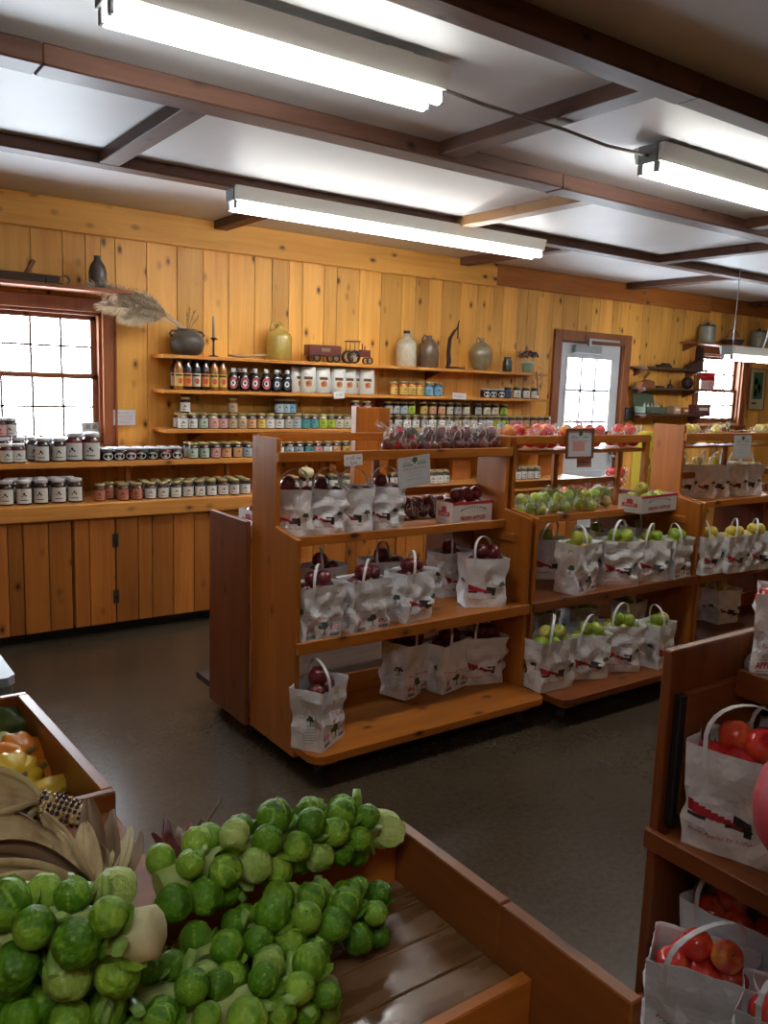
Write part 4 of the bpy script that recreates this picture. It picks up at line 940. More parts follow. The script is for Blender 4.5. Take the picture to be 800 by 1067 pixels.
bottle_row(186, 232, 6, 5.42, 1.522, 'sauce', ['amber', 'black', 'black', 'dark', 'amber', 'amber'], ['gold', 'orange', 'cream', 'orange', 'gold', 'gold'], 'tall sauce bottle', 'front', 'tall sauce bottles')
bottle_row(182, 230, 6, 5.50, 1.522, 'sauce', ['dark', 'black'], ['cream', 'orange'], 'tall sauce bottle', 'back', 'tall sauce bottles')
bottle_row(243, 277, 4, 5.415, 1.522, 'syrup', ['black'], ['hotpink'], 'pink-labelled syrup bottle', 'front', 'syrup bottles')
bottle_row(288, 299, 2, 5.415, 1.522, 'syrup', ['black'], ['navy'], 'dark-labelled syrup bottle', 'front', 'syrup bottles')
bottle_row(249, 304, 5, 5.505, 1.522, 'syrup', ['black'], ['hotpink', 'navy'], 'dark syrup bottle', 'back', 'syrup bottles')
# white coffee bags with a picture label
def coffee():
    bm = bmesh.new(); w, d, h = .112, .06, .165; g = []
    for j, (z, kw, kd) in enumerate([(0, .92, 1), (.01, 1, 1.05), (.06, 1.02, 1.1), (.11, .98, .85), (.14, .94, .4), (.165, .93, .10)]):
        g.append([bm.verts.new((w/2*kw*sx, d/2*kd*sy, z)) for sx, sy in ((-1, -1), (0, -1.12), (1, -1), (1.03, 0), (1, 1), (0, 1.1), (-1, 1), (-1.03, 0))])
    for a, b in zip(g, g[1:]):
        for k in range(8): f = bm.faces.new((a[k], a[(k+1) % 8], b[(k+1) % 8], b[k])); f.smooth = True
    bm.faces.new(list(reversed(g[0]))); bm.faces.new(g[-1]); me = mesh('coffee_bag', bm, mat('glossy_white_pouch', (.66, .66, .64), .22)); bm = bmesh.new()
    pl = lambda x, y: Vector((x, -.0345-.0015-(0 if y < .07 else 0)+max(0, y-.085)*.22, y)); add_patch(bm, -.034, .035, .034, .108, pl, 0, 2, 3)
    pl2 = lambda x, y: pl(x, y)+Vector((0, -.001, 0)); add_patch(bm, -.031, .086, .031, .104, pl2, 1, 2, 1); add_disc(bm, .003, .06, .026, .02, pl2, 2, 10, .35); add_disc(bm, -.004, .062, .012, .010, lambda x, y: pl2(x, y)+Vector((0, -.0008, 0)), 3, 8, .3)
    return me, mesh('picture_label', bm, [mat('label_cream', LABC['cream'], .55), mat('brown_ink', (.06, .025, .015), .5), mat('pastry_print', (.50, .19, .07), .5), mat('cherry_print', (.40, .04, .03), .5)])
cm, cl = coffee()
for i, (px, y, rz) in enumerate([(309, 5.47, .25), (321, 5.42, -.5), (336, 5.42, -.3), (352, 5.41, -.3), (363, 5.44, -.35), (369, 5.48, -.3), (382, 5.42, -.4)]):
    o = bpy.data.objects.new('coffee_bag', cm); COL.objects.link(o); o.location = (PY(px, 400, y).x, y, 1.5225); o.rotation_euler = (0, 0, rz); o.scale = (1, 1, 1.16)
    tag(o, 'white pouch with brown picture label, %s from left on second shelf' % ORD[i+1], 'bag', 'white pouches on the second shelf'); local('picture_label', cl, None, o)
def card(name, label, pts, lines, m=white, cat='card', th=.0015, frame=None, y=None):
    """flat card from 4 corner points TL, TR, BR, BL; lines = (x, y, text, size, material index, width)"""
    TL, TR, BR, BL = [Vector(p) for p in pts]; ux = (TR-TL).normalized(); w = (TR-TL).length; h = (TL-BL).length; uz = (TL-BL).normalized(); c = (TL+TR+BR+BL)/4; nn = ux.cross(uz)
    o = thing(name, label, cat, c); bm = bmesh.new()
    q = [c+ux*a*w/2+uz*b*h/2 for a, b in ((-1, -1), (1, -1), (1, 1), (-1, 1))]
    f = [bm.verts.new(p) for p in q]; k = [bm.verts.new(p-nn*th) for p in q]; bm.faces.new(f); bm.faces.new(list(reversed(k)))
    for i in range(4): bm.faces.new((f[i], k[i], k[(i+1) % 4], f[(i+1) % 4]))
    part('sheet', bm, m, o); bm = bmesh.new(); pl = flat(c, ux, uz, .0008)
    for L in lines:
        if L[0] == 'patch': add_patch(bm, L[1]*w, L[2]*h, L[3]*w, L[4]*h, pl, L[5], 1, 1)
        elif L[0] == 'disc': add_disc(bm, L[1]*w, L[2]*h, L[3]*w, L[4]*w, pl, L[5], 12, .2)
        else: x, y_, s, size, mi, wd = L; add_text(bm, s, size*h, (lambda a, b, x=x, y_=y_: pl(x*w+a, y_*h+b)), mi, width=wd*w if wd else None)
    part('print', bm, [redink, greenink, ink, greyink, mat('pale_pink_ink', (.60, .30, .28), .6), mat('pale_green_ink', (.25, .42, .34), .6)], o)
    if frame:
        bm = bmesh.new()
        for a, b, e, g in ((-w/2-frame, -h/2-frame, -w/2, h/2+frame), (w/2, -h/2-frame, w/2+frame, h/2+frame), (-w/2, h/2, w/2, h/2+frame), (-w/2, -h/2-frame, w/2, -h/2)):
            vs = box(bm, a, -.006, b, e, .006, g, bev=.001)
            for v in vs: v.co = c+ux*v.co.x-nn*(.0+v.co.y)+uz*v.co.z
        part('frame', bm, wood('trim', 'Z'), o)
    return o
SIGN = [(-.24, .30, "APPLE", .09, 0, .24), (.26, .33, "HARVEST", .08, 0, .26), ('disc', .02, .38, .09, .07, 1), ('patch', .0, .25, .04, .34, 1), ('patch', -.38, .19, -.05, .26, 5), ('patch', .10, .20, .38, .29, 5),
        (0, .10, 'APPLE SPECIALS', .10, 0, .74), (0, -.02, 'please pay at the counter', .05, 3, .5), (0, -.12, 'fresh picked', .05, 3, .4), (0, -.24, 'thank you', .06, 3, .5),
        ('patch', -.45, .44, .45, .445, 3), ('patch', -.45, -.445, .45, -.44, 3), ('patch', -.45, -.44, -.445, .44, 3), ('patch', .445, -.44, .45, .44, 3)]
ys = STEP-.024
card('price_sign', 'square white orchard sign hanging on the red-apple rack front', [PY(414.5, 478, ys), PY(447.5, 472.5, ys), PY(448.5, 504, ys), PY(416, 510, ys)], SIGN, mat('sign_sheet', (.62, .65, .68), .25), 'sign')
card('price_card', 'small handwritten white card taped to the red-apple rack rail', [PY(358.5, 474, ys), PY(377.5, 472.5, ys), PY(377.5, 485, ys), PY(359, 486, ys)], [(0, .18, '3.25 ea', .36, 2, .8), (0, -.25, '2/6', .3, 2, .35)], white, 'card')
ys = STEP-.03
card('price_sign', 'wood-framed orchard sign standing on the green-apple rack rail', [PY(592, 449, ys), PY(617, 449, ys), PY(615.5, 474.5, ys), PY(591, 476, ys)], SIGN+[('patch', -.3, -.3, .2, .08, 4)], mat('sign_sheet', (.62, .65, .68), .25), 'sign', frame=.012)
ys = STEP-.024
card('price_card', 'pink card hanging below the framed sign on the middle rack', [PY(601, 477, 3.02), PY(616, 477, 3.02), PY(616, 487, 3.02), PY(601, 487, 3.02)], [(0, .1, 'GALA', .4, 0, .6)], mat('pink_card', (.62, .36, .33), .6), 'card')
card('price_card', 'pale pink card hanging at left end of the green-apple rack', [PY(524, 474, 3.03), PY(540, 474, 3.03), PY(540, 490, 3.03), PY(524, 490, 3.03)], [(0, .1, 'EMPIRE', .3, 0, .6)], mat('peach_card', (.60, .38, .28), .6), 'card')
card('price_sign', 'white orchard sign hanging on the yellow-apple rack rail', [PY(765, 453.5, ys), PY(783, 453.5, ys), PY(781.5, 478, ys), PY(763.5, 478, ys)], SIGN, mat('sign_sheet', (.62, .65, .68), .25), 'sign')
card('price_card', 'blank white shelf tag in front of the coffee bags', [PY(347.5, 408.5, 5.362), PY(358.5, 408, 5.362), PY(358.5, 415, 5.362), PY(348, 415.5, 5.362)], [(0, 0, '9.95', .45, 3, .6)], white, 'card')
card('price_card', 'white shelf tag between the two jar groups of second shelf', [PY(471.5, 409, 5.362), PY(485.5, 410, 5.362), PY(485.5, 416.5, 5.362), PY(471.5, 415.5, 5.362)], [(0, 0, 'Fruit Butters', .4, 3, .8)], white, 'card')
yw = WALL-.034
card('notice_card', 'white notice card on the pine wall beside the big window', [PY(118, 427, yw), PY(141, 427, yw), PY(141.5, 443, yw), PY(118, 443, yw)], [(-.1, .3, 'Unfortunately', .16, 3, .55), (.05, .1, 'please do not', .16, 0, .6), (.05, -.1, 'open the jars', .14, 3, .5), (0, -.3, 'Thank you', .17, 3, .45)], mat('pale_card', (.66, .68, .74), .5), 'card')
yg = WALL+.028
card('window_sticker', 'blue patterned sticker on lowest pane of the big left window', [PY(84.5, 440, yg), PY(112, 440, yg), PY(113, 458, yg), PY(86, 458, yg)], [('patch', -.4, .1, .4, .14, 3), ('patch', -.4, .38, .4, .42, 3), ('disc', -.25, .25, .1, .08, 3), ('disc', 0, .25, .1, .08, 3), ('disc', .25, .25, .1, .08, 3), (0, -.2, 'member', .16, 3, .7)], mat('sticker_film', (.50, .62, .70), .4), 'sticker')
card('closed_sign', 'red and white closed sign in the far window', [PY(730, 388, yg), PY(744.5, 388.5, yg), PY(743.5, 407, yg), PY(729.5, 406.5, yg)], [('patch', -.5, .05, .5, .5, 0), (0, .27, "Sorry We're", .2, 6, .86), (0, -.2, 'CLOSED', .42, 0, .84), ('patch', -.5, -.5, .5, -.44, 0)], mat('sign_white', (.75, .72, .72), .5), 'sign')
for o in bpy.data.objects:
    if o.name.startswith('print') and o.parent and o.parent.name.startswith('closed_sign'): o.data.materials.append(white); o.data.materials[0] = mat('bright_red_ink', (.62, .01, .03), .5)
card('poster', 'pale framed picture chart on the wall right of the far window', [PY(782.5, 384, yw), PY(798, 385, yw), PY(795, 427, yw), PY(779, 426, yw)], [('patch', -.3, -.25, .35, .42, 1), ('disc', -.1, .2, .12, .15, 5), ('disc', .15, .05, .12, .15, 5), ('disc', -.1, -.1, .1, .14, 5), ('patch', -.3, -.38, .0, -.33, 2)], mat('poster_cream', (.42, .40, .26), .6), 'poster', frame=.008)
# ------------------------------------------------------------------ things on the top shelf
zA = 1.7525
def onA(px, y=5.48): return Vector((PY(px, 370, y).x, y, zA))
stone = noisy('cream_stoneware', [(.3, (.42, .38, .28)), (.7, (.55, .50, .38))], 30, 3, .35, coat=.3)
brownst = noisy('brown_stoneware', [(.3, (.10, .06, .035)), (.7, (.17, .11, .07))], 25, 3, .3, coat=.3)
yelst = noisy('yellow_glaze', [(.3, (.36, .24, .045)), (.7, (.46, .33, .08))], 25, 3, .25, coat=.5)
greyst = noisy('olive_grey_stoneware', [(.3, (.20, .17, .10)), (.7, (.30, .25, .16))], 25, 3, .3, coat=.3)
darkst = noisy('dark_glaze', [(.3, (.045, .038, .032)), (.7, (.10, .085, .07))], 20, 3, .4, coat=.15)
def jug(name, label, cat, p, prof, m, handles=(), seg=24, lid=None, group=None):
    t = thing(name, label, cat, p, group=group); bm = bmesh.new(); lathe(bm, prof, seg=seg); local('body', bm, m, t)
    for pts, r in handles: bm = bmesh.new(); tube(bm, pts, r, 8); local('handle', bm, m if lid is None else m, t)
    if lid: bm = bmesh.new(); lathe(bm, lid[0], seg=20); local('lid', bm, lid[1], t)
    return t
jug('stoneware_crock', 'dark two-eared stoneware crock holding dried grasses on the top shelf', 'crock', onA(195, 5.46), [(0, 0), (.07, 0), (.105, .03), (.118, .08), (.110, .12), (.075, .155), (.062, .165), (.066, .175), (.055, .175), (.050, .15), (0, .14)], darkst, [([(-.10, 0, .12), (-.122, 0, .14), (-.105, 0, .16), (-.07, 0, .16)], .009), ([(.10, 0, .12), (.122, 0, .14), (.105, 0, .16), (.07, 0, .16)], .009)])
jug('yellow_jug', 'yellow glazed jug with small loop handle on the top shelf', 'jug', onA(290.5), [(0, 0), (.09, 0), (.093, .01), (.093, .165), (.082, .19), (.045, .215), (.026, .225), (.026, .25), (.030, .256), (.020, .256), (0, .24)], yelst, [([(-.026, 0, .245), (-.045, 0, .262), (-.068, 0, .235), (-.066, 0, .205)], .009), ([(.026, 0, .245), (.02, .0, .268), (0, 0, .275), (-.02, 0, .268), (-.026, 0, .245)], .006)])
jug('stoneware_jug', 'cream stoneware jug with black neck, next to a brown jug', 'jug', onA(423), [(0, 0), (.083, 0), (.085, .01), (.085, .17), (.075, .195), (.035, .225), (.022, .24), (.024, .27), (.014, .27), (0, .25)], stone, [([(.022, 0, .26), (.045, 0, .268), (.06, 0, .24), (.055, 0, .212)], .008)], lid=([(.0, .262), (.026, .262), (.027, .285), (0, .287)], black))
jug('brown_jug', 'dark brown stoneware jug with handle, right of the cream jug', 'jug', onA(446.5), [(0, 0), (.078, 0), (.082, .01), (.085, .12), (.078, .18), (.05, .22), (.024, .24), (.022, .255), (.027, .26), (.016, .26), (0, .24)], brownst, [([(-.024, 0, .25), (-.05, 0, .262), (-.072, 0, .235), (-.066, 0, .20)], .008)])
jug('ovoid_jug', 'egg-shaped olive grey stoneware jug near right end of top shelf', 'jug', onA(501), [(0, 0), (.055, 0), (.07, .03), (.092, .09), (.098, .14), (.088, .19), (.055, .225), (.024, .24), (.020, .265), (.026, .272), (.014, .272), (0, .25)], greyst, [([(-.02, 0, .262), (-.045, 0, .275), (-.06, 0, .25), (-.05, 0, .225)], .007)])
jug('small_crock', 'small dark glass jar beside the flower pot on top shelf', 'jar', onA(529), [(0, 0), (.038, 0), (.042, .01), (.042, .09), (.03, .11), (.033, .118), (.033, .128), (0, .125)], mat('smoky_glass', (.04, .045, .04), .1, coat=.6))
t = jug('flower_pot', 'mint green pot of dried mauve flowers, right end of top shelf', 'potted plant', onA(550), [(0, 0), (.04, 0), (.052, .075), (.06, .08), (.06, .095), (.05, .095), (0, .08)], mat('mint_enamel', (.28, .50, .42), .35))
bm = bmesh.new(); r = random.Random(3)
for i in range(230):
    a, b, c = r.uniform(0, 2*PI), math.acos(r.uniform(-.25, 1)), r.uniform(.55, 1); p = Vector((math.cos(a)*math.sin(b)*.105*c, math.sin(a)*math.sin(b)*.08*c, .15+math.cos(b)*.055*c)); s = r.uniform(.006, .011); n = Vector((r.uniform(-1, 1), r.uniform(-1, 1), r.uniform(-1, 1))).normalized(); u = n.orthogonal().normalized(); v_ = n.cross(u)
    f = bm.faces.new([bm.verts.new(p+u*s*x+v_*s*y+n*s*.4*(abs(x)+abs(y)-1)) for x, y in ((-1, -.3), (0, -1), (1, -.2), (.4, 1), (-.6, .8))]); f.material_index = i % 3
local('flowers', bm, [mat('mauve_petal', (.13, .055, .075), .8), mat('dusty_leaf', (.06, .055, .035), .8), mat('pale_petal', (.25, .15, .14), .8)], t)
# candle
t = thing('candlestick', 'black iron candlestick with pale candle on the top shelf', 'candlestick', onA(222.5, 5.45)); bm = bmesh.new(); lathe(bm, [(0, 0), (.035, 0), (.035, .006), (.008, .012), (.006, .1), (.012, .12), (.020, .125), (.020, .13), (0, .13)], seg=14); tube(bm, [(-.02, 0, .12), (.03, 0, .12)], .004, 6); local('stand', bm, black, t)
bm = bmesh.new(); lathe(bm, [(0, .13), (.009, .13), (.008, .27), (0, .275)], seg=10); local('candle', bm, mat('candle_wax', (.42, .30, .22), .5), t)
bm = bmesh.new(); p = onA(258, 5.45)
for k in range(7): a = rnd.uniform(-.25, .25); tube(bm, [(p.x-.13+rnd.uniform(-.02, .02), p.y-.02+k*.008, zA+.012+.004*(k % 3)), (p.x, p.y-.02+k*.008+a*.02, zA+.012+.006*(k % 2)), (p.x+.13+rnd.uniform(-.02, .03), p.y-.03+k*.01, zA+.02+rnd.uniform(0, .02))], rnd.uniform(.004, .009), 6)
top('dried_stalks', bm, mat('dry_stalk', (.40, .27, .13), .8), 'bundle of dry tan stalks lying left of the yellow jug', 'dried stalks', loc=p)
# toy wagon and tractor
redtoy = mat('dull_red_toy_paint', (.13, .022, .018), .4); blk = mat('toy_black', (.015, .014, .014), .45); rim = mat('toy_rim', (.35, .33, .30), .4)
def wheel(t, x, y, z, r, w, spokes=8):
    bm = bmesh.new(); N_ = 20; prof = [(r*.72, -w/2), (r, -w/2), (r, w/2), (r*.72, w/2)]
    for i in range(N_):
        pass
    rings = []
    for i in range(N_):
        a = 2*PI*i/N_; rings.append([bm.verts.new((x+q*math.cos(a), y+d, z+q*math.sin(a))) for q, d in prof])
    for i in range(N_):
        A, B = rings[i], rings[(i+1) % N_]
        for k in range(4): bm.faces.new((A[k], A[(k+1) % 4], B[(k+1) % 4], B[k]))
    for i in range(spokes): a = 2*PI*i/spokes; tube(bm, [(x, y, z), (x+r*.74*math.cos(a), y, z+r*.74*math.sin(a))], r*.06, 5, mi=1)
    tube(bm, [(x, y-w*.6, z), (x, y+w*.6, z)], r*.2, 8, mi=1); local('wheel', bm, [blk, rim], t)
p = onA(336, 5.45); t = thing('toy_wagon', 'dark red wooden toy wagon on the top shelf behind the tractor', 'toy wagon', p, (0, 0, -.12)); bm = bmesh.new()
for a in ((-.13, -.05, .05, .13, -.045, .125), (-.13, .045, .05, .13, .05, .125), (-.13, -.05, .05, -.125, .05, .125), (.125, -.05, .05, .13, .05, .125), (-.13, -.05, .045, .13, .05, .05)): box(bm, *a, bev=.001)
local('wagon_box', bm, redtoy, t); bm = bmesh.new(); box(bm, -.03, -.0515, .078, .04, -.0505, .105, bev=0); local('emblem', bm, mat('faded_gold', (.22, .18, .10), .5), t)
for x in (-.07, .09):
    for y in (-.055, .055): wheel(t, x, y, .031, .03, .012)
p = onA(371, 5.43); t = thing('toy_tractor', 'dark red toy tractor with canopy on the top shelf', 'toy tractor', p, (0, 0, -.12)); bm = bmesh.new()
box(bm, -.03, -.022, .055, .115, .022, .10, bev=.004); box(bm, .03, -.0225, .10, .115, .0225, .108, bev=.002); box(bm, -.06, -.04, .06, -.01, .04, .08, bev=.003); local('body', bm, redtoy, t)
bm = bmesh.new()
for x in (-.07, .005):
    for y in (-.035, .035): tube(bm, [(x, y, .08), (x, y, .165)], .003, 5)
box(bm, -.08, -.045, .165, .015, .045, .173, bev=.002); tube(bm, [(.05, 0, .1), (.05, 0, .155)], .004, 6); tube(bm, [(.078, .01, .1), (.078, .01, .14)], .005, 6); local('canopy', bm, redtoy, t)
for y in (-.055, .055): wheel(t, -.045, y, .0505, .05, .022)
for y in (-.035, .035): wheel(t, .10, y, .0275, .027, .014)
# curved iron
bm = bmesh.new(); p = onA(470, 5.47); s = .0074
tube(bm, [(p.x-.035, p.y, zA+.013), (p.x-.02, p.y, zA+.05), (p.x-.03, p.y, zA+.14), (p.x-.02, p.y, zA+.25), (p.x+.02, p.y, zA+.31), (p.x+.055, p.y, zA+.34), (p.x+.07, p.y, zA+.40)], [.014, .022, .020, .018, .014, .010, .006], 8, flat=.7)
tube(bm, [(p.x-.05, p.y, zA+.011), (p.x+.05, p.y, zA+.012), (p.x+.13, p.y, zA+.009)], .009, 8); tube(bm, [(p.x+.062, p.y, zA+.35), (p.x+.062, p.y, zA+.25)], .006, 6)
top('iron_hook', bm, mat('rusty_iron', (.035, .020, .016), .6, .3), 'tall curved rusty iron tool standing between two jugs', 'tool', loc=p)
# pampas grass
t = thing('pampas_grass', 'bunch of fluffy cream pampas plumes leaning left from dark crock', 'dried grass', (onA(195, 5.46).x, 5.46, zA+.16)); r = random.Random(4); o0 = Vector((onA(195, 5.46).x, 5.46, zA+.16))
for k, (px, py, y, L) in enumerate([(96, 296, 5.40, .38), (108, 318, 5.34, .34), (118, 303, 5.44, .34), (130, 330, 5.33, .30), (140, 308, 5.42, .3), (150, 322, 5.36, .26), (125, 312, 5.38, .3)]):
    tip = PY(px, py, y)-o0; bm = bmesh.new(); mid = tip*.55+Vector((0, 0, .07)); P_ = lambda u: (1-u)**2*Vector((0, 0, 0))+2*u*(1-u)*mid+u*u*tip
    tube(bm, [P_(i/8) for i in range(9)], .0025, 5)
    for i in range(850):
        u = r.uniform(.42, 1.0); c = P_(u); tg = (P_(min(1, u+.02))-P_(u-.02)).normalized(); a = r.uniform(0, 2*PI); n1 = tg.orthogonal().normalized(); n2 = tg.cross(n1); rad = .055*math.sin(PI*min(1, (u-.40)/.62))**.6+.006
        e = c+tg*r.uniform(.03, .07)+(n1*math.cos(a)+n2*math.sin(a))*rad*r.uniform(.6, 1.15)+Vector((0, 0, -.012)); w_ = (e-c).cross(Vector((r.uniform(-1, 1), r.uniform(-1, 1), 1))).normalized()*.0016
        bm.faces.new((bm.verts.new(c-w_), bm.verts.new(c+w_), bm.verts.new(e+w_*.6), bm.verts.new(e-w_*.6)))
    local('plume', bm, mat('pampas_fluff', (.66, .56, .43), .9), t)
for k, (dx, dz) in enumerate([(.02, .16), (.05, .13), (.08, .10), (.0, .12)]):
    bm = bmesh.new(); tube(bm, [(0, 0, -.05), (dx*.5, 0, dz*.5), (dx, 0, dz)], .002, 5)
    for i in range(40): u = r.uniform(.5, 1); c = Vector((dx*u, 0, dz*u)); e = c+Vector((r.uniform(-.02, .02), r.uniform(-.02, .02), r.uniform(.0, .03))); w_ = Vector((.0015, 0, 0)); bm.faces.new((bm.verts.new(c-w_), bm.verts.new(c+w_), bm.verts.new(e)))
    local('seed_head', bm, mat('seed_brown', (.28, .16, .07), .9), t)
# hanging dried flowers at the right end of the shelves
bm = bmesh.new(); r = random.Random(6); a0 = PY(560, 392, 5.33)
for i in range(160):
    c = a0+Vector((r.gauss(0, .045), r.gauss(0, .02), r.gauss(-.02, .045))); e = c+Vector((r.uniform(-.03, .03), 0, r.uniform(-.03, .03))); bm.faces.new((bm.verts.new(c), bm.verts.new(c+Vector((.006, 0, .003))), bm.verts.new(e)))
tube(bm, [a0+Vector((0, .02, .04)), a0+Vector((.01, .01, -.05)), a0+Vector((.02, 0, -.17))], .006, 6)
top('dried_flowers', bm, mat('dried_flower_tan', (.30, .15, .08), .9), 'small bunch of dried flowers hanging off right end of second shelf', 'dried flowers', loc=a0)
# above the left window
zW = 2.1355; old = wood('old', 'X')
def onW(px, y=5.45, ref=290): return Vector((PY(px, ref, y).x, y, zW))
p = onW(20); t = thing('wood_plane', 'dark wooden hand plane on the shelf above the left window', 'hand plane', p); bm = bmesh.new(); box(bm, -.14, -.035, 0, .14, .035, .055, bev=.004); local('body', bm, old, t)
bm = bmesh.new(); box(bm, -.012, -.02, .04, .012, .02, .14, bev=.003, rot=Matrix.Rotation(.5, 3, 'Y')); bmesh.ops.translate(bm, verts=bm.verts, vec=(.06, 0, 0)); local('blade_wedge', bm, wood('trim', 'Z'), t)
p = onW(-8); bm = bmesh.new(); box(bm, p.x-.1, p.y-.03, zW, p.x+.04, p.y+.04, zW+.06, bev=.004); top('wood_block', bm, old, 'dark old wooden block at the left end of window shelf', 'block', loc=p)
p = onW(54); bm = bmesh.new(); box(bm, p.x-.045, p.y-.03, zW, p.x+.04, p.y+.03, zW+.055, bev=.006); top('wood_block', bm, old, 'small dark wooden block between hand plane and dark vase', 'block', loc=p)
p = onW(67); bm = bmesh.new()
for k in range(5): tube(bm, [(p.x+.03*math.cos(a*PI/8), p.y-.02+.01*k, zW+.033+.03*math.sin(a*PI/8)) for a in range(17)], .0015, 5, cap=False)
top('wire_coil', bm, mat('rusty_wire', (.20, .13, .07), .6, .5), 'coil of thin rusty wire beside the small wooden block', 'wire', loc=p)
jug('dark_vase', 'dark slim vase at the right end of window shelf', 'vase', onW(102, 5.44, 298), [(0, 0), (.045, 0), (.052, .02), (.055, .10), (.045, .14), (.022, .175), (.020, .19), (.024, .20), (0, .19)], darkst)
# above the far window
zF = 2.1655
def onF(px, y=5.47): return Vector((PY(px, 355, y).x, y, zF))
wirem = mat('rusty_iron', (.035, .020, .016), .6, .3)
for px, lab in ((736, 'grey lidded stoneware crock above the far window, left one'), (790, 'grey lidded stoneware crock above the far window, right one')):
    jug('lidded_crock', lab, 'crock', onF(px), [(0, 0), (.085, 0), (.09, .01), (.09, .16), (.093, .17), (0, .17)], noisy('grey_stoneware', [(.3, (.22, .23, .19)), (.7, (.32, .32, .26))], 20, 3, .3), [([(-.09, 0, .15), (-.11, 0, .17), (-.05, 0, .24), (.05, 0, .24), (.11, 0, .17), (.09, 0, .15)], .003)], lid=([(0, .17), (.088, .17), (.08, .19), (.02, .198), (.018, .215), (0, .22)], darkst))
p = onF(763); t = thing('wicker_basket', 'low wicker basket of pale eggs above the far window', 'basket', p); bm = bmesh.new(); lathe(bm, [(0, 0), (.09, 0), (.12, .05), (.125, .06), (.115, .06), (.085, .02), (0, .02)], seg=22, ribs=22, ribamp=.05); local('bowl', bm, mat('dark_wicker', (.10, .05, .03), .8), t)
bm = bmesh.new(); tube(bm, [(-.12*math.cos(a*PI/12), 0, .05+.12*math.sin(a*PI/12)) for a in range(13)], .005, 6); local('handle', bm, mat('dark_wicker', (.10, .05, .03), .8), t)
bm = bmesh.new()
for k in range(9): ico(bm, (rnd.uniform(-.08, .08), rnd.uniform(-.05, .05), .05+rnd.uniform(0, .02)), .022, 1)
o = local('eggs', bm, mat('eggshell', (.55, .48, .38), .5), t); o['kind'] = 'stuff'
# tools on the three boards
def onT(px, z, y=5.46): return Vector((PY(px, 400, y).x, y, z+.0005))
p = onT(722, 1.875); bm = bmesh.new(); prism(bm, [(-.16, 0), (.10, 0), (.10, .10), (.08, .24), (.06, .24), (.05, .10), (-.12, .04)], 'Y', -.04, .04); bmesh.ops.translate(bm, verts=bm.verts, vec=p); top('wooden_boot_jack', bm, old, 'dark wedge-shaped wooden tool at right end of upper tool board', 'tool', loc=p)
p = onT(690, 1.875); bm = bmesh.new(); box(bm, p.x-.1, p.y-.03, p.z, p.x+.1, p.y+.03, p.z+.025, bev=.003); box(bm, p.x-.03, p.y-.03, p.z+.025, p.x+.07, p.y+.02, p.z+.045, bev=.003); top('flat_iron_tool', bm, wirem, 'flat dark iron tool lying on the upper tool board', 'tool', loc=p)
p = onT(672, 1.668); bm = bmesh.new(); prism(bm, [(-.11, 0), (.12, 0), (.10, .06), (.02, .075), (-.08, .05)], 'Y', -.04, .04); box(bm, .0, -.01, .07, .02, .01, .16, rot=Matrix.Rotation(.9, 3, 'Y'), bev=.001); bmesh.ops.translate(bm, verts=bm.verts, vec=p); top('block_plane', bm, wood('trim', 'X'), 'brown wooden smoothing plane on the middle tool board', 'hand plane', loc=p)
p = onT(716, 1.668); bm = bmesh.new(); lathe(bm, [(0, -.035), (.055, -.035), (.062, -.02), (.062, .02), (.055, .035), (0, .035)], seg=20); bmesh.ops.rotate(bm, verts=bm.verts, matrix=Matrix.Rotation(PI/2, 3, 'X'), cent=(0, 0, 0)); bmesh.ops.translate(bm, verts=bm.verts, vec=p+Vector((0, 0, .062))); top('cow_bell', bm, wirem, 'round dark iron weight on the middle tool board', 'tool', loc=p)
p = onT(698, 1.668); t = jug('oil_bottle', 'small dark oil can on the middle tool board', 'bottle', p, [(0, 0), (.03, 0), (.03, .03), (.008, .05), (.004, .09), (0, .09)], wirem)
p = onT(688, 1.668, 5.42); bm = bmesh.new(); box(bm, p.x-.06, p.y-.015, p.z, p.x+.05, p.y+.015, p.z+.02, bev=.002); top('chisel', bm, wirem, 'short dark iron bar beside the oil can', 'tool', loc=p)
p = onT(678, 1.403); t = thing('open_case', 'open dark green case of small bottles on lowest tool board', 'case', p); bm = bmesh.new()
for a in ((-.16, -.09, 0, .17, .07, .008), (-.16, -.09, 0, .17, -.08, .07), (-.16, .06, 0, .17, .07, .07), (-.16, -.09, 0, -.15, .07, .07), (.16, -.09, 0, .17, .07, .07)): box(bm, *a, bev=.001)
local('tray', bm, mat('case_green', (.06, .085, .05), .6), t); bm = bmesh.new(); box(bm, -.16, .06, .07, .17, .07, .22, bev=.002, rot=Matrix.Rotation(-.25, 3, 'X'), piv=(0, .06, .07)); local('lid', bm, mat('case_green', (.06, .085, .05), .6), t)
for k in range(5): q = p+Vector((-.11+.055*k, -.03, .0085)); jug('glass_vial', 'small glass vial, %s from left in the green case' % ORD[k+1], 'vial', q, [(0, 0), (.016, 0), (.016, .07), (.007, .085), (.008, .10), (0, .10)], mat('smoky_pale_glass', (.20, .17, .12), .1, coat=.6), group='vials in the green case', seg=10)
for px, w_, h_, m_, lab in ((704, .06, .08, wood('pale', 'Z'), 'small pale wooden box beside the open green case'), (713, .05, .07, wood('bin', 'Z'), 'small brown wooden box, second right of green case'), (731, .13, .10, mat('maroon_box', (.10, .03, .035), .5), 'maroon box with pale print on the lowest tool board')):
    p = onT(px, 1.403, 5.44); t = thing('small_box', lab, 'box', p); bm = bmesh.new(); box(bm, -w_, -.05, 0, w_, .05, h_, bev=.003); local('body', bm, m_, t); bm = bmesh.new(); box(bm, -w_*.6, -.0515, h_*.4, w_*.6, -.0502, h_*.7, bev=0); local('printed_band', bm, mat('label_cream', LABC['cream'], .55), t)
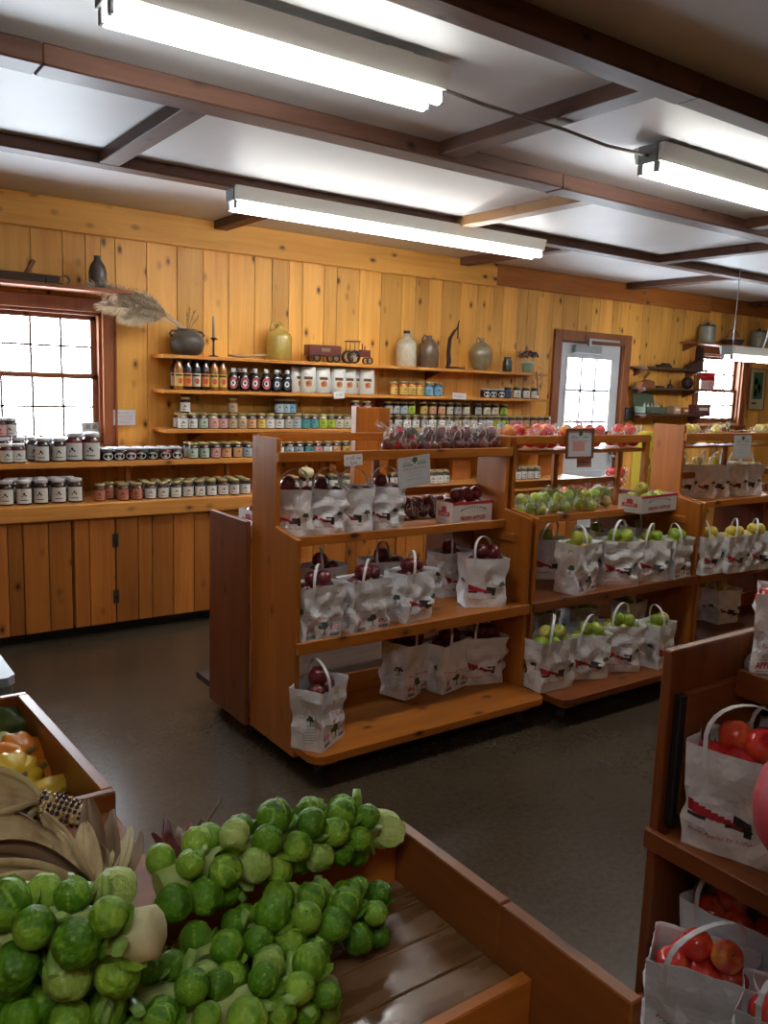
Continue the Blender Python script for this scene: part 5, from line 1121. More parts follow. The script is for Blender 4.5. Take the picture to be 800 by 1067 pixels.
p = PY(654, 432, 5.56); bm = bmesh.new(); box(bm, p.x-.04, 5.53, p.z-.06, p.x+.04, 5.60, p.z+.07, bev=.01); top('wall_phone', bm, black, 'black box fixed to the wall right of the door', 'phone', loc=(p.x, 5.53, p.z))
# ------------------------------------------------------------------ apple cartons on the racks
def carton(p0, p1, pL, h, label, kind, ref, n=7):
    p0, p1, pL = Vector(p0), Vector(p1), Vector(pL); ux = (p1-p0); w = ux.length; ux.normalize(); dv = Vector((-ux.y, ux.x, 0)); d = max(.10, (pL-p0).length)
    t = thing('fruit_carton', label, 'carton', p0, (0, 0, math.atan2(ux.y, ux.x))); bm = bmesh.new(); th = .004
    for a in ((0, 0, 0, w, d, th), (0, 0, th, w, th, h), (0, d-th, th, w, d, h), (0, th, th, th, d-th, h), (w-th, th, th, w, d-th, h)): box(bm, *a, bev=0)
    local('tray', bm, mat('carton_white', (.66, .65, .62), .6), t); bm = bmesh.new()
    for a in ((0, -.0008, h-.012, w, 0, h+.001), (0, 0, h, w, th, h+.001), (0, th, h, th, d, h+.001), (w-th, th, h, w, d, h+.001), (0, d-th, h, w, d, h+.001), (w-.006, -.0008, 0, w, 0, h)): box(bm, *a, bev=0)
    local('red_edge', bm, redink, t); bm = bmesh.new(); fp = flat((w/2, -.001, h/2), (1, 0, 0), (0, 0, 1), .0004); sp = flat((-.001, d/2, h/2), (0, -1, 0), (0, 0, 1), .0004)
    n_ = 12
    for k in range(n_): a = PI*(.12+.76*k/(n_-1)); add_patch(bm, -math.cos(a)*w*.32-.004, math.sin(a)*h*.22+.0, -math.cos(a)*w*.32+.005, math.sin(a)*h*.22+.009, fp, 1, 1, 1)
    add_text(bm, "FRESH APPLES", h*.26, lambda x, y: fp(x, y-h*.26), 0, bold=.03, width=w*.62)
    add_disc(bm, 0, h*.16, d*.16, h*.16, sp, 0, 10, .25); add_patch(bm, -d*.33, -h*.16, d*.33, h*.06, sp, 0, 3, 1); add_text(bm, "APPLES", h*.17, lambda x, y: sp(x, y-h*.05)+Vector((-.0006, 0, 0)), 2, width=d*.5); add_text(bm, "One Peck", h*.14, lambda x, y: sp(x, y-h*.34), 1, width=d*.45)
    local('print', bm, [mat('carton_red', (.42, .03, .035), .6), greyink, white], t)
    rz = Matrix.Rotation(math.atan2(ux.y, ux.x), 4, 'Z'); pts = []
    for i in range(n):
        if i < 5: q = Vector((.045+(w-.09)*(i/4), d*(.34 if i % 2 else .66), h-.022))
        else: q = Vector((w*(.30+.22*(i-5)), d*.5, h+.030))
        pts.append(p0+rz @ q)
    place_apples(kind, pts, ref, .98)
cz = .9465
carton(PZ(472.5, 547.5, cz)+Vector((0, .01, 0)), PZ(514, 543, cz)+Vector((0, .01, 0)), PZ(449, 544, cz), .105, 'white apple carton with red edges on the red-apple rack', 'dark', "red-apple rack's white carton", 8)
carton(PZ(669, 536, cz)+Vector((0, .01, 0)), PZ(706, 531, cz)+Vector((0, .01, 0)), PZ(643, 532, cz), .095, 'white apple carton with red edges on the green-apple rack', 'green', "green-apple rack's white carton", 6)
zb = .9205
carton((1.70, 3.34, zb), (2.0, 3.34, zb), (1.70, 3.54, zb), .09, 'white carton on the low rack at its left end, behind the tall post', 'dark', 'the carton behind the tall post', 6)
carton((3.75, 3.30, zb), (4.05, 3.30, zb), (3.75, 3.50, zb), .09, 'white carton of red apples behind the middle rack, near the door', 'red', 'the carton behind the middle rack', 8)
bm = bmesh.new(); box(bm, 1.62, 3.25, .9205, 1.68, 3.50, .975, bev=.004, rot=Matrix.Rotation(.06, 3, 'Z')); top('folded_bag', bm, paper, 'folded white bag lying on the low rack at far left', 'bag', loc=(1.62, 3.25, .92))
for i in range(7):
    kd = ['dark', 'dark', 'red', 'dark', 'dark', 'red', 'dark'][i]; x = 1.82+.14*i
    place_apples(kd, [Vector((x, 3.30, .5555+.034)), Vector((x+.06, 3.37, .5555+.034))], "pair %s on the low rack's middle shelf" % ORD[i+1], .98)
bm = bmesh.new(); box(bm, -.05, -.05, 0, .06, .05, .44, bev=.003); p = Vector((4.18, 3.42, .9205)); p.x = PY(671, 470, 3.42).x
t = thing('yellow_carton', 'yellow carton with green fruit pattern between the middle and far racks', 'carton', p); local('body', bm, mat('carton_yellow', (.62, .52, .03), .5), t); bm = bmesh.new()
fp = flat((0, -.0512, .30), (1, 0, 0), (0, 0, 1), 0)
for dx, dy in ((-.025, .10), (.03, .03), (-.02, -.05), (.03, -.11), (.035, .115)): add_disc(bm, dx, dy, .022, .026, fp, 0, 10, .2)
local('print', bm, mat('leaf_green_ink', (.03, .14, .03), .5), t)
# ------------------------------------------------------------------ produce in clear plastic bags
def film_mesh(seed, w, d, h, neck=True, side=1):
    r = random.Random(seed); bm = bmesh.new(); prof = []; nz = 14; seg = 26
    for i in range(nz+1):
        u = i/nz; prof.append((math.sin(PI*min(1, u*.96+.04))**.55 if i else 0, -h/2+h*u))
    rings = lathe(bm, [(rr if i not in (0,) else 0, z) for i, (rr, z) in enumerate(prof)], seg=seg)
    for v in bm.verts:
        c = v.co; k = 1+.10*noise.noise(Vector((c.x*2.2+seed, c.y*2.2, c.z*18)))+.05*noise.noise(Vector((c.x*7, c.y*7+seed, c.z*40))); v.co = Vector((c.x*w/2*k, c.y*d/2*k, max(-h/2, c.z*(1+.12*noise.noise(Vector((c.x*3+seed*2, c.y*3, 0)))))))
    if neck:
        tube(bm, [(side*w*.40, 0, h*.18), (side*w*.50, 0, h*.30), (side*w*.58, .01, h*.40), (side*w*.66, .01, h*.36)], [.022, .008, .014, .024], 9)
    return bm
def film_bag(p, w, d, h, kind, label, ref, group, n=6, seed=1, rot=0, prt=None, asc=1.0, side=1):
    t = bpy.data.objects.new('produce_bag', mesh('produce_bag', film_mesh(seed, w, d, h, side=side), plastic_film())); COL.objects.link(t); t.location = Vector(p)+Vector((0, 0, h/2)); t.rotation_euler = (0, 0, rot); tag(t, label, 'bag of apples', group)
    if prt:
        bm = bmesh.new(); r = random.Random(seed)
        for k in range(8):
            a = -PI/2+r.uniform(-.9, .9); zz = r.uniform(-.2, .35)*h; q = lambda x, y, a=a, zz=zz: Vector(((w/2+.003)*math.cos(a+x/(w/2))*math.sqrt(max(.05, 1-((zz+y)/(h/2))**2*.8)), (d/2+.003)*math.sin(a+x/(w/2))*math.sqrt(max(.05, 1-((zz+y)/(h/2))**2*.8)), zz+y))
            add_disc(bm, 0, 0, .013, .012, q, k % 2, 9, .2)
        local('print', bm, prt, t)
    pts = []; R_ = Matrix.Rotation(rot, 3, 'Z'); r = random.Random(seed+5); k = n-2 if n > 3 else n
    for i in range(k):
        u = (i+.5)/k-.5; pts.append(Vector(p)+R_ @ Vector((u*(w-.05), (-.22 if i % 2 else .22)*(d-.04), .037*asc)))
    for i in range(n-k): pts.append(Vector(p)+R_ @ Vector(((i-.5*(n-k-1))*.075, -.01, .037*asc+.055*asc)))
    place_apples(kind, pts, ref, asc, 'apples in the plastic bags')
    return t
zt = 1.2875
for i, (px, w, n, s) in enumerate([(419, .185, 7, 1), (452, .185, 7, 2), (478, .16, 6, 3), (503, .19, 7, 4)]):
    p = PY(px, 462, 3.085); film_bag((p.x, 3.085, zt+.0005), w*1.04, .155, .152, 'dark', 'clear plastic bag of dark red apples, %s from left on top tray' % ORD[i+1], "%s plastic bag atop red-apple rack" % ORD[i+1], 'plastic bags atop the red-apple rack', n, s, rnd.uniform(-.2, .2), [redink, greenink] if i == 0 else None, side=1 if i % 2 else -1)
for i, (px, w, h, n, z) in enumerate([(533, .12, .10, 4, 1.2985), (563, .19, .13, 6, 1.2985), (594, .13, .17, 5, 1.2985), (617, .15, .12, 5, 1.2985), (648, .20, .12, 6, 1.2985)]):
    p = PY(px, 460, 3.085); film_bag((p.x, 3.085, z+.0005), w, .15, h, 'red', 'clear plastic bag of red apples, %s from left atop green-apple rack' % ORD[i+1], "%s plastic bag atop green-apple rack" % ORD[i+1], 'plastic bags atop the green-apple rack', n, 20+i, rnd.uniform(-.2, .2), [redink, white] if i in (1, 2) else None)
for i, (px, w, h, n) in enumerate([(718, .17, .13, 5), (748, .21, .14, 6), (792, .20, .13, 6)]):
    p = PY(px, 452, 3.085); film_bag((p.x, 3.085, 1.3005), w, .155, h, 'yellow', 'clear plastic bag of yellow apples, %s from left atop yellow-apple rack' % ORD[i+1], "%s plastic bag atop yellow-apple rack" % ORD[i+1], 'plastic bags atop the yellow-apple rack', n, 30+i, .1, [mat('bright_red_ink', (.62, .01, .03), .5), greenink] if i == 1 else None)
place_apples('red', [Vector((PY(765, 455, 3.06).x, 3.06, 1.3005+.034))], 'the gap between yellow bags atop far rack', 1.0)
for i, (px, py, w, n, y) in enumerate([(535, 538, .13, 4, 3.07), (559, 540, .165, 5, 3.07), (585, 536, .165, 5, 3.07), (612, 534, .165, 5, 3.07), (572, 520, .15, 4, 3.165), (600, 516, .15, 4, 3.165), (625, 518, .15, 4, 3.15)]):
    p = PZ(px, py, .947); q = Vector((PY(px, py-10, y).x, y, .947)); film_bag((q.x, y, .947), w, .135, .115 if y < 3.1 else .145, 'green', 'clear plastic bag of green apples, %s on green-apple rack upper shelf' % (ORD[i+1]+' from left in front' if i < 4 else ORD[i-3]+' at back'), "%s green bag on upper shelf" % ORD[i+1], 'plastic bags of green apples', n, 40+i, rnd.uniform(-.5, .5), None, .98)
for i, px in enumerate((427, 450)):
    film_bag((PY(px, 522, 3.36).x, 3.36, .9205), .17, .15, .12, 'dark', 'clear plastic bag of dark red apples behind square sign, %s one' % ('left' if i == 0 else 'right'), 'the %s plastic bag behind square sign' % ('left' if i == 0 else 'right'), 'plastic bags on the low rack', 5, 50+i, .1)
film_bag((PY(640, 492, 3.42).x, 3.42, 1.0105), .2, .15, .12, 'red', 'clear plastic bag of red apples on carton behind the middle rack', 'the plastic bag behind middle rack', None, 5, 55)
p = PY(318, 487, 5.16); bm = bmesh.new(); z = .838+.093
lathe(bm, [(0, .006), (.03, 0), (.052, .012), (.058, .035), (.05, .058), (.025, .070), (.008, .066), (.006, .066), (.005, .085), (0, .085)], c=(0, 0, 0), seg=24, ribs=10, ribamp=.05); bmesh.ops.translate(bm, verts=bm.verts, vec=(p.x, 5.15, z))
top('white_pumpkin', bm, mat('cream_pumpkin', (.62, .55, .34), .5), 'tiny cream pumpkin resting on jar lids at the counter', 'pumpkin', loc=(p.x, 5.15, z))
# ------------------------------------------------------------------ bin of Brussels sprout stalks
BXR, BZ, BFL = .715, .94, .856
t = thing('produce_bin', 'wooden produce bin holding Brussels sprout stalks at bottom of view', 'bin', (BXR, .93, 0)); W_ = wood('bin', 'Y')
bm = bmesh.new(); box(bm, BXR, .71, BFL-.06, BXR+.020, .945, BZ, bev=.002); box(bm, BXR, .50, BFL-.06, BXR+.020, .7085, BZ-.001, bev=.002); part('right_board', bm, W_, t)
bm = bmesh.new(); box(bm, -.45, .932, BFL-.05, BXR-.001, .95, BZ-.005, bev=.003); part('back_board', bm, wood('rack', 'X'), t)
bm = bmesh.new(); box(bm, -.47, .20, BFL-.12, -.45, .95, BZ, bev=.003); part('left_board', bm, W_, t)
bm = bmesh.new(); y = .66
for k, (a, b) in enumerate(((.664, .73), (.732, .80), (.802, .868), (.87, .931))): box(bm, -.449, a, BFL-.018, BXR-.001, b, BFL, bev=.0015, tone=(.85, .35, .6, .9)[k])
part('slatted_floor', bm, noisy('wet_worn_wood', [(.3, (.10, .045, .018)), (.6, (.22, .115, .05)), (.8, (.30, .20, .12))], 9, 6, .3, .3, .004, stretch=(.6, 2.5, 1), rr=(.12, .45)), t)
bm = bmesh.new(); box(bm, -.449, .645, BFL-.045, BXR-.001, .663, BFL+.02, bev=.002); part('divider', bm, wood('rack', 'X'), t)
bm = bmesh.new(); box(bm, -.449, .20, BFL-.06, BXR-.001, .644, BFL-.045, bev=.002); part('front_tray', bm, wood('bin', 'X'), t)
bm = bmesh.new(); box(bm, -.45, .18, BFL-.12, BXR, .199, BFL+.0, bev=.002); part('front_board', bm, wood('bin', 'X'), t)
for x in (-.42, BXR-.07):
    for yy in (.22, .86): bm = bmesh.new(); box(bm, x, yy, 0, x+.06, yy+.06, BFL-.061, bev=.003); part('leg', bm, wood('bin', 'Z'), t)
leafm = noisy('sprout_leaf', [(.25, (.045, .13, .018)), (.55, (.10, .24, .035)), (.8, (.20, .36, .07))], 22, 4, .35, .25, .003, coat=.15)
leaf2 = noisy('sprout_leaf_pale', [(.25, (.14, .27, .05)), (.6, (.26, .42, .09)), (.85, (.42, .55, .17))], 18, 4, .4, .25, .003)
stemm = noisy('sprout_stem', [(.3, (.22, .32, .07)), (.7, (.42, .48, .18))], 14, 3, .5, .2, .003)
cutm = noisy('cut_stem', [(.3, (.46, .46, .22)), (.7, (.68, .64, .42))], 40, 3, .7, .3, .003)
def sprout_mesh(seed, loose=2):
    r = random.Random(seed); bm = bmesh.new(); vs = ico(bm, (0, 0, 0), 1.0, 4); L = bm.loops.layers.float_color.new('leaf')
    lv = [(k*2.39996+r.uniform(-.25, .25), r.uniform(2.0, 3.0) if k > 3 else r.uniform(2.5, 3.4), r.uniform(.85, 1.25), r.random()) for k in range(9)]; shade = {}
    for q in vs:
        n = q.co.normalized(); th = math.acos(max(-1, min(1, -n.z))); az = math.atan2(n.y, n.x); layer = 0; edge = 0; sh = .5; vein = 0
        for k, (a0, reach, wd, c) in enumerate(lv):
            d = (az-a0+PI) % (2*PI)-PI; dist = abs(d)*max(.25, math.sin(min(PI-.2, max(.2, th)))); u = th/reach
            if u < 1:
                half = wd*math.sqrt(max(0, 1-u**3)); e = half-dist
                if e > 0: layer = k+1; edge = min(e/.10, 1); sh = c; vein = max(0, 1-dist/.05)+.4*max(0, 1-abs(math.sin(dist*7+u*5))/.15)*(u > .1)
        q.co = n*(.90+.017*layer+.035*(1-edge)**2*(layer > 0)+.012*vein+.03*noise.noise(n*2+Vector((seed, 0, 0)))); q.co.z *= 1.06
        shade[q] = (sh, min(1, .25+.75*edge) if layer else .2, min(1, vein))
    for k in range(loose):   # loose outer leaves standing off the head
        az = r.uniform(0, 6.28); wd = r.uniform(.55, .85); G = []; c = r.random()
        for i in range(8):
            u = i/7; row_ = []
            for j in range(7):
                s = (j/6-.5)*2; th = .5+1.25*u; ph = az+s*wd*math.sin(PI*min(.95, .15+u*.8))**.7; rad = 1.05+.42*u*u+.05*s*s
                v = bm.verts.new((math.sin(th)*rad*math.cos(ph), math.sin(th)*rad*math.sin(ph), -math.cos(th)*rad)); shade[v] = (c*.6+.4, 1, max(0, 1-abs(s)*5)); row_.append(v)
            G.append(row_)
        for a, b in zip(G, G[1:]):
            for j in range(6): f = bm.faces.new((a[j], a[j+1], b[j+1], b[j])); f.smooth = True
    for f in bm.faces:
        for l in f.loops: l[L] = (*shade[l.vert], 1)
    return bm
def sprout_mat(name, dark, mid, lite):
    m = bpy.data.materials.new(name); m.use_nodes = True; nt = m.node_tree; b = nt.nodes['Principled BSDF']
    at = N(nt, 'ShaderNodeAttribute', attribute_name='leaf'); sep = N(nt, 'ShaderNodeSeparateColor'); nt.links.new(at.outputs['Color'], sep.inputs[0]); oi = N(nt, 'ShaderNodeObjectInfo'); tc = N(nt, 'ShaderNodeTexCoord')
    n = N(nt, 'ShaderNodeTexNoise', i_Scale=2.6, i_Detail=4.0); nt.links.new(tc.outputs['Object'], n.inputs[0])
    su = N(nt, 'ShaderNodeMath', operation='ADD'); nt.links.new(sep.outputs[0], su.inputs[0]); nt.links.new(oi.outputs['Random'], su.inputs[1])
    s2 = N(nt, 'ShaderNodeMath', operation='MULTIPLY_ADD'); nt.links.new(su.outputs[0], s2.inputs[0]); s2.inputs[1].default_value = .35; 
    s3 = N(nt, 'ShaderNodeMath', operation='MULTIPLY'); nt.links.new(n.outputs[0], s3.inputs[0]); s3.inputs[1].default_value = .35; nt.links.new(s3.outputs[0], s2.inputs[2])
    c = ramp(nt, [(.15, dark), (.5, mid), (.85, lite)], s2.outputs[0])
    c = mixc(nt, sep.outputs[2], c, lite); 
    nt.links.new(c, b.inputs['Base Color']); b.inputs['Roughness'].default_value = .45; b.inputs['Specular IOR Level'].default_value = .35
    b.inputs['Subsurface Weight'].default_value = 0
    bump(nt, n.outputs[0], .25, .05); return m
sm1 = sprout_mat('sprout_leaf_green', (.024, .095, .003), (.085, .235, .008), (.27, .44, .045)); sm2 = sprout_mat('sprout_leaf_light', (.12, .25, .03), (.27, .42, .08), (.48, .58, .20))
SPM = [mesh('sprout', sprout_mesh(i, i % 3), sm1) for i in range(6)]+[mesh('sprout', sprout_mesh(19, 3), sm2)]
def stalk(A, B, label, nturn, r=.0195, seed=0, bend=.02, cut=True, skipbelow=None, stemr=.015, count=40, pale=.12, bud=0):
    rr = random.Random(seed); A, B = Vector(A), Vector(B); ax = (B-A); L = ax.length; ax.normalize(); n1 = ax.cross(Vector((0, 0, 1))).normalized(); n2 = n1.cross(ax)
    t = thing('brussels_sprout_stalk', label, 'Brussels sprouts', A, group='stalks of Brussels sprouts'); P_ = lambda u: ax*L*u+n2*bend*math.sin(PI*u)
    bm = bmesh.new(); tube(bm, [P_(i/10) for i in range(11)], [stemr*(1+.25*(1-i/10)) for i in range(11)], 10); local('stem', bm, stemm, t)
    if cut:
        bm = bmesh.new(); e = P_(1.0); lathe(bm, [(0, 0), (stemr*1.05, 0), (stemr*1.2, -.004), (stemr*1.15, -.03), (stemr*.9, -.055)], seg=12, lump=.25, seed=seed)
        q = Vector((0, 0, 1)).rotation_difference(ax).to_matrix().to_4x4(); bmesh.ops.transform(bm, matrix=Matrix.Translation(e+ax*.012) @ q, verts=bm.verts); local('cut_end', bm, cutm, t)
    for i in range(count):
        u = (i+.5)/count*(.92 if cut or bud else 1); a = i*2.39996+rr.uniform(-.2, .2); d = n1*math.cos(a)+n2*math.sin(a); s = r*rr.uniform(.82, 1.15)*(1-.18*abs(u-.45))
        c = P_(u)+d*(stemr+s*.88)+ax*rr.uniform(-.003, .003)
        o = bpy.data.objects.new('sprout', SPM[6] if rr.random() < pale else rr.choice(SPM[:6])); COL.objects.link(o); o.parent = t; o.location = c; o.scale = (s, s, s)
        o.rotation_mode = 'QUATERNION'; o.rotation_quaternion = Vector((0, 0, 1)).rotation_difference((d+ax*.25).normalized())
    for i in range(16):   # leaf stubs
        u = rr.uniform(.1, .95); a = rr.uniform(0, 6.28); d = (n1*math.cos(a)+n2*math.sin(a)+ax*.3).normalized(); c = P_(u); bm = bmesh.new(); e = c+d*(stemr+rr.uniform(.018, .042))
        tube(bm, [c+d*stemr*.5, c.lerp(e, .7), e], [.010, .0075, .0055], 8, flat=.6); local('leaf_stub', bm, leaf2, t)
    if bud:
        o = bpy.data.objects.new('end_bud', SPM[6]); COL.objects.link(o); o.parent = t; o.location = P_(1)+ax*.012-n2*.004; o.scale = (bud,)*3; o.rotation_mode = 'QUATERNION'; o.rotation_quaternion = Vector((0, 0, 1)).rotation_difference((ax-n2*.3).normalized())
    return t
# placed by depth along the view, resting on the bin floor or on each other
def Q(px, py, z): return PZ(px, py, z)
stalk(Q(165, 925, 1.0), Q(392, 862, .965), 'upper Brussels sprout stalk with its cut end at right', 3, seed=1, count=38, r=.0195, bud=.027)
stalk(Q(200, 1010, .93), Q(395, 950, .905), 'Brussels sprout stalk lying below the upper one on the wet boards', 3, seed=2, count=33, cut=False, r=.0185)
stalk(Q(-60, 1008, .99), Q(152, 972, 1.055), 'Brussels sprout stalk with pale cut end pointing right, nearest the left', 3, seed=3, count=25, r=.021, stemr=.021, pale=.15)
stalk(Q(-40, 1060, .95), Q(210, 1045, .93), 'shaded Brussels sprout stalk along the bottom left of the heap', 3, seed=4, count=26, cut=False, r=.0195)
stalk(Q(180, 1085, .91), Q(345, 1030, .89), 'Brussels sprout stalk at the front of the heap, bottom middle', 3, seed=5, count=24, cut=False, r=.0185)
stalk(Q(-60, 1120, .93), Q(190, 1100, .92), 'Brussels sprout stalk cut off by the bottom edge', 3, seed=6, count=22, cut=False)
bm = bmesh.new(); a, b = Q(-25, 905, 1.06), Q(32, 968, 1.03); tube(bm, [a, a.lerp(b, .5)+Vector((0, 0, .012)), b], [.006, .0075, .009], 8); top('leaf_stalk', bm, leaf2, 'bare pale green leaf stalk sticking out at far left', 'leaf stalk', loc=a)
# ------------------------------------------------------------------ bin of gourds
GX, GY0, GY1, GZ = .43, 1.455, 2.01, .85
t = thing('gourd_bin', 'wooden bin of ornamental gourds at the left edge', 'bin', (GX, GY1, 0)); W_ = wood('bin', 'Y')
bm = bmesh.new(); prism(bm, [(GX-.004, GY0), (GX+.018, GY0), (GX-.006, GY1), (GX-.03, GY1)], 'Z', GZ-.17, GZ); bmesh.ops.bevel(bm, geom=bm.edges[:], offset=.002, segments=1, affect='EDGES'); part('right_board', bm, W_, t)
bm = bmesh.new(); box(bm, -.5, GY1+.001, GZ-.17, GX-.007, GY1+.02, GZ, bev=.003); part('back_board', bm, wood('bin', 'X'), t)
bm = bmesh.new(); box(bm, -.5, GY0-.02, GZ-.17, GX+.018, GY0-.001, GZ, bev=.003); part('front_board', bm, wood('bin', 'X'), t)
bm = bmesh.new(); box(bm, -.52, GY0-.02, GZ-.17, -.501, GY1+.02, GZ, bev=.003); part('left_board', bm, W_, t)
bm = bmesh.new(); box(bm, -.5, GY0, GZ-.17, GX-.032, GY1, GZ-.155, bev=0); part('bin_floor', bm, wood('bin', 'X'), t)
for x in (-.48, GX-.07):
    for yy in (GY0+.02, GY1-.08): bm = bmesh.new(); box(bm, x, yy, 0, x+.05, yy+.05, GZ-.171, bev=.003); part('leg', bm, wood('bin', 'Z'), t)
gz = GZ-.155
gm = {'orange': noisy('orange_gourd', [(.3, (.62, .17, .015)), (.7, (.78, .28, .03))], 12, 3, .35, .1), 'yellow': noisy('yellow_gourd', [(.3, (.62, .38, .02)), (.7, (.78, .55, .06))], 12, 3, .35, .1),
      'green': noisy('green_gourd', [(.35, (.03, .06, .015)), (.5, (.10, .13, .02)), (.62, (.35, .32, .04))], 9, 3, .4, .2), 'pale': noisy('pale_gourd', [(.3, (.55, .55, .22)), (.7, (.66, .66, .36))], 12, 3, .4, .1),
      'striped': noisy('striped_gourd', [(.4, (.65, .42, .03)), (.55, (.75, .55, .08)), (.68, (.16, .22, .03))], 14, 3, .35, .1), 'tan': noisy('tan_squash', [(.3, (.50, .33, .12)), (.7, (.60, .45, .20))], 12, 3, .4, .1)}
def gourd(px, py, z, col, shape, size, label, rot=(0, 0, 0)):
    p = PZ(px, py, z); p = Vector((p.x, p.y, z)); t = thing('gourd', label, 'gourd', p, rot, 'ornamental gourds in the bin'); bm = bmesh.new(); s = size
    if shape == 'patty': lathe(bm, [(0, -.45*s), (.35*s, -.42*s), (.75*s, -.22*s), (1.0*s, 0), (.85*s, .18*s), (.5*s, .36*s), (.16*s, .42*s), (.1*s, .40*s), (0, .38*s)], seg=60, ribs=10, ribamp=.15)
    elif shape == 'round': lathe(bm, [(0, -.75*s), (.4*s, -.78*s), (.85*s, -.5*s), (1.0*s, 0), (.88*s, .45*s), (.5*s, .72*s), (.15*s, .70*s), (0, .64*s)], seg=48, ribs=9, ribamp=.10)
    elif shape == 'warty': lathe(bm, [(0, -.8*s), (.5*s, -.75*s), (.95*s, -.3*s), (1.0*s, .1*s), (.7*s, .6*s), (.35*s, .9*s), (.2*s, 1.15*s), (0, 1.2*s)], seg=40, lump=.35, seed=3)
    else: lathe(bm, [(0, -1.0*s), (.3*s, -.95*s), (.5*s, -.5*s), (.52*s, 0), (.40*s, .45*s), (.26*s, .9*s), (.16*s, 1.3*s), (0, 1.4*s)], seg=40, ribs=8, ribamp=.12, lump=.12)
    local('flesh', bm, gm[col], t); bm = bmesh.new(); zt_ = {'patty': .38, 'round': .64, 'warty': 1.15, 'long': 1.35}[shape]*s; tube(bm, [(0, 0, zt_-.004), (.003, 0, zt_+.008), (.008, .002, zt_+.016)], [.006, .0045, .005], 7); local('stem', bm, mat('gourd_stem', (.20, .20, .08), .8), t)
gourd(8, 757, gz+.085, 'green', 'warty', .055, 'warty dark green gourd at the back of the bin', (1.2, .3, .4))
gourd(2, 785, gz+.075, 'pale', 'patty', .055, 'pale yellow-green scalloped gourd at the left edge', (.5, -.2, 0))
gourd(24, 790, gz+.085, 'orange', 'patty', .062, 'bright orange scalloped gourd with a raised crown', (.75, .15, .3))
gourd(41, 779, gz+.050, 'orange', 'round', .040, 'small orange gourd behind the bright scalloped one', (.3, .5, 0))
gourd(16, 812, gz+.085, 'yellow', 'patty', .056, 'yellow scalloped gourd in front of the orange one', (1.0, .1, .2))
gourd(38, 808, gz+.055, 'orange', 'round', .038, 'orange ribbed gourd between yellow gourd and striped gourd', (.6, .2, 0))
gourd(52, 822, gz+.075, 'striped', 'long', .048, 'long yellow gourd with green stripes near the corner', (.2, 1.45, .45))
gourd(72, 808, gz+.022, 'orange', 'round', .022, 'tiny orange gourd alone beside the bin wall', (.3, .2, 0))
gourd(30, 775, gz+.045, 'orange', 'round', .045, 'orange gourd half hidden at the back', (.3, -.5, 0))
gourd(0, 812, gz+.05, 'yellow', 'round', .045, 'yellow gourd at the left edge under the others', (.3, -.5, 0))
gourd(75, 828, gz+.025, 'pale', 'round', .025, 'small pale gourd in the near corner of the bin', (.3, -.5, 0))
# stacked case beyond it
t = thing('lidded_case', 'grey lidded case above a yellow printed box at the left edge', 'case', (.20, 2.40, 0)); bm = bmesh.new(); prism(bm, [(-.3, 2.288), (.435, 2.288), (.455, 2.31), (.455, 2.60), (-.3, 2.60)], 'Z', .775, .80); part('lid', bm, mat('grey_lid', (.33, .37, .43), .45), t)
bm = bmesh.new(); box(bm, -.3, 2.295, .7745, .447, 2.60, .745, bev=.002); part('rim', bm, mat('grey_rim', (.17, .17, .15), .6), t)
bm = bmesh.new(); box(bm, -.3, 2.30, .0, .445, 2.60, .744, bev=.003); part('yellow_box', bm, mat('box_yellow', (.50, .30, .03), .5), t, 'yellow box with dark red print')
bm = bmesh.new(); fp = flat((.33, 2.298, .715), (1, 0, 0), (0, 0, 1), .001); add_text(bm, 'PUMPKINS', .03, fp, 0, bold=.03); add_patch(bm, -.11, -.022, .11, -.018, fp, 0, 1, 1); fp2 = flat((.33, 2.40, .8005), (1, 0, 0), (0, 1, 0), .0006)
for a in ((-.14, -.08, .09, -.076), (-.14, .076, .09, .08), (.086, -.08, .09, .08), (-.10, -.045, .055, -.041), (.051, -.045, .055, .05)): add_patch(bm, *a, fp2, 1, 1, 1)
part('print', bm, [mat('dark_red_ink', (.20, .02, .01), .6), ink], t)
# ------------------------------------------------------------------ Indian corn with husks on the table between the bins
t = thing('side_table', 'plain wooden table under the corn husks, between the two bins', 'table', (.1, 1.2, 0)); bm = bmesh.new(); box(bm, -.5, .955, .80, .44, 1.43, .82, bev=.003); part('tabletop', bm, wood('bin', 'X'), t)
for x in (-.47, .37):
    for yy in (.98, 1.36): bm = bmesh.new(); box(bm, x, yy, 0, x+.05, yy+.05, .799, bev=.003); part('leg', bm, wood('bin', 'Z'), t)
huskm = noisy('dry_husk', [(.3, (.34, .24, .12)), (.55, (.54, .42, .24)), (.8, (.68, .57, .36))], 5, 5, .75, .35, .003, stretch=(6, 6, 1.2))
huskp = noisy('pale_husk', [(.3, (.45, .36, .18)), (.7, (.66, .56, .32))], 6, 5, .7, .3, .003)
huskd = noisy('brown_husk', [(.3, (.13, .075, .04)), (.7, (.28, .18, .10))], 6, 5, .8, .3, .003)
redh = noisy('red_husk', [(.3, (.09, .015, .015)), (.7, (.22, .05, .035))], 8, 4, .6, .3, .003)
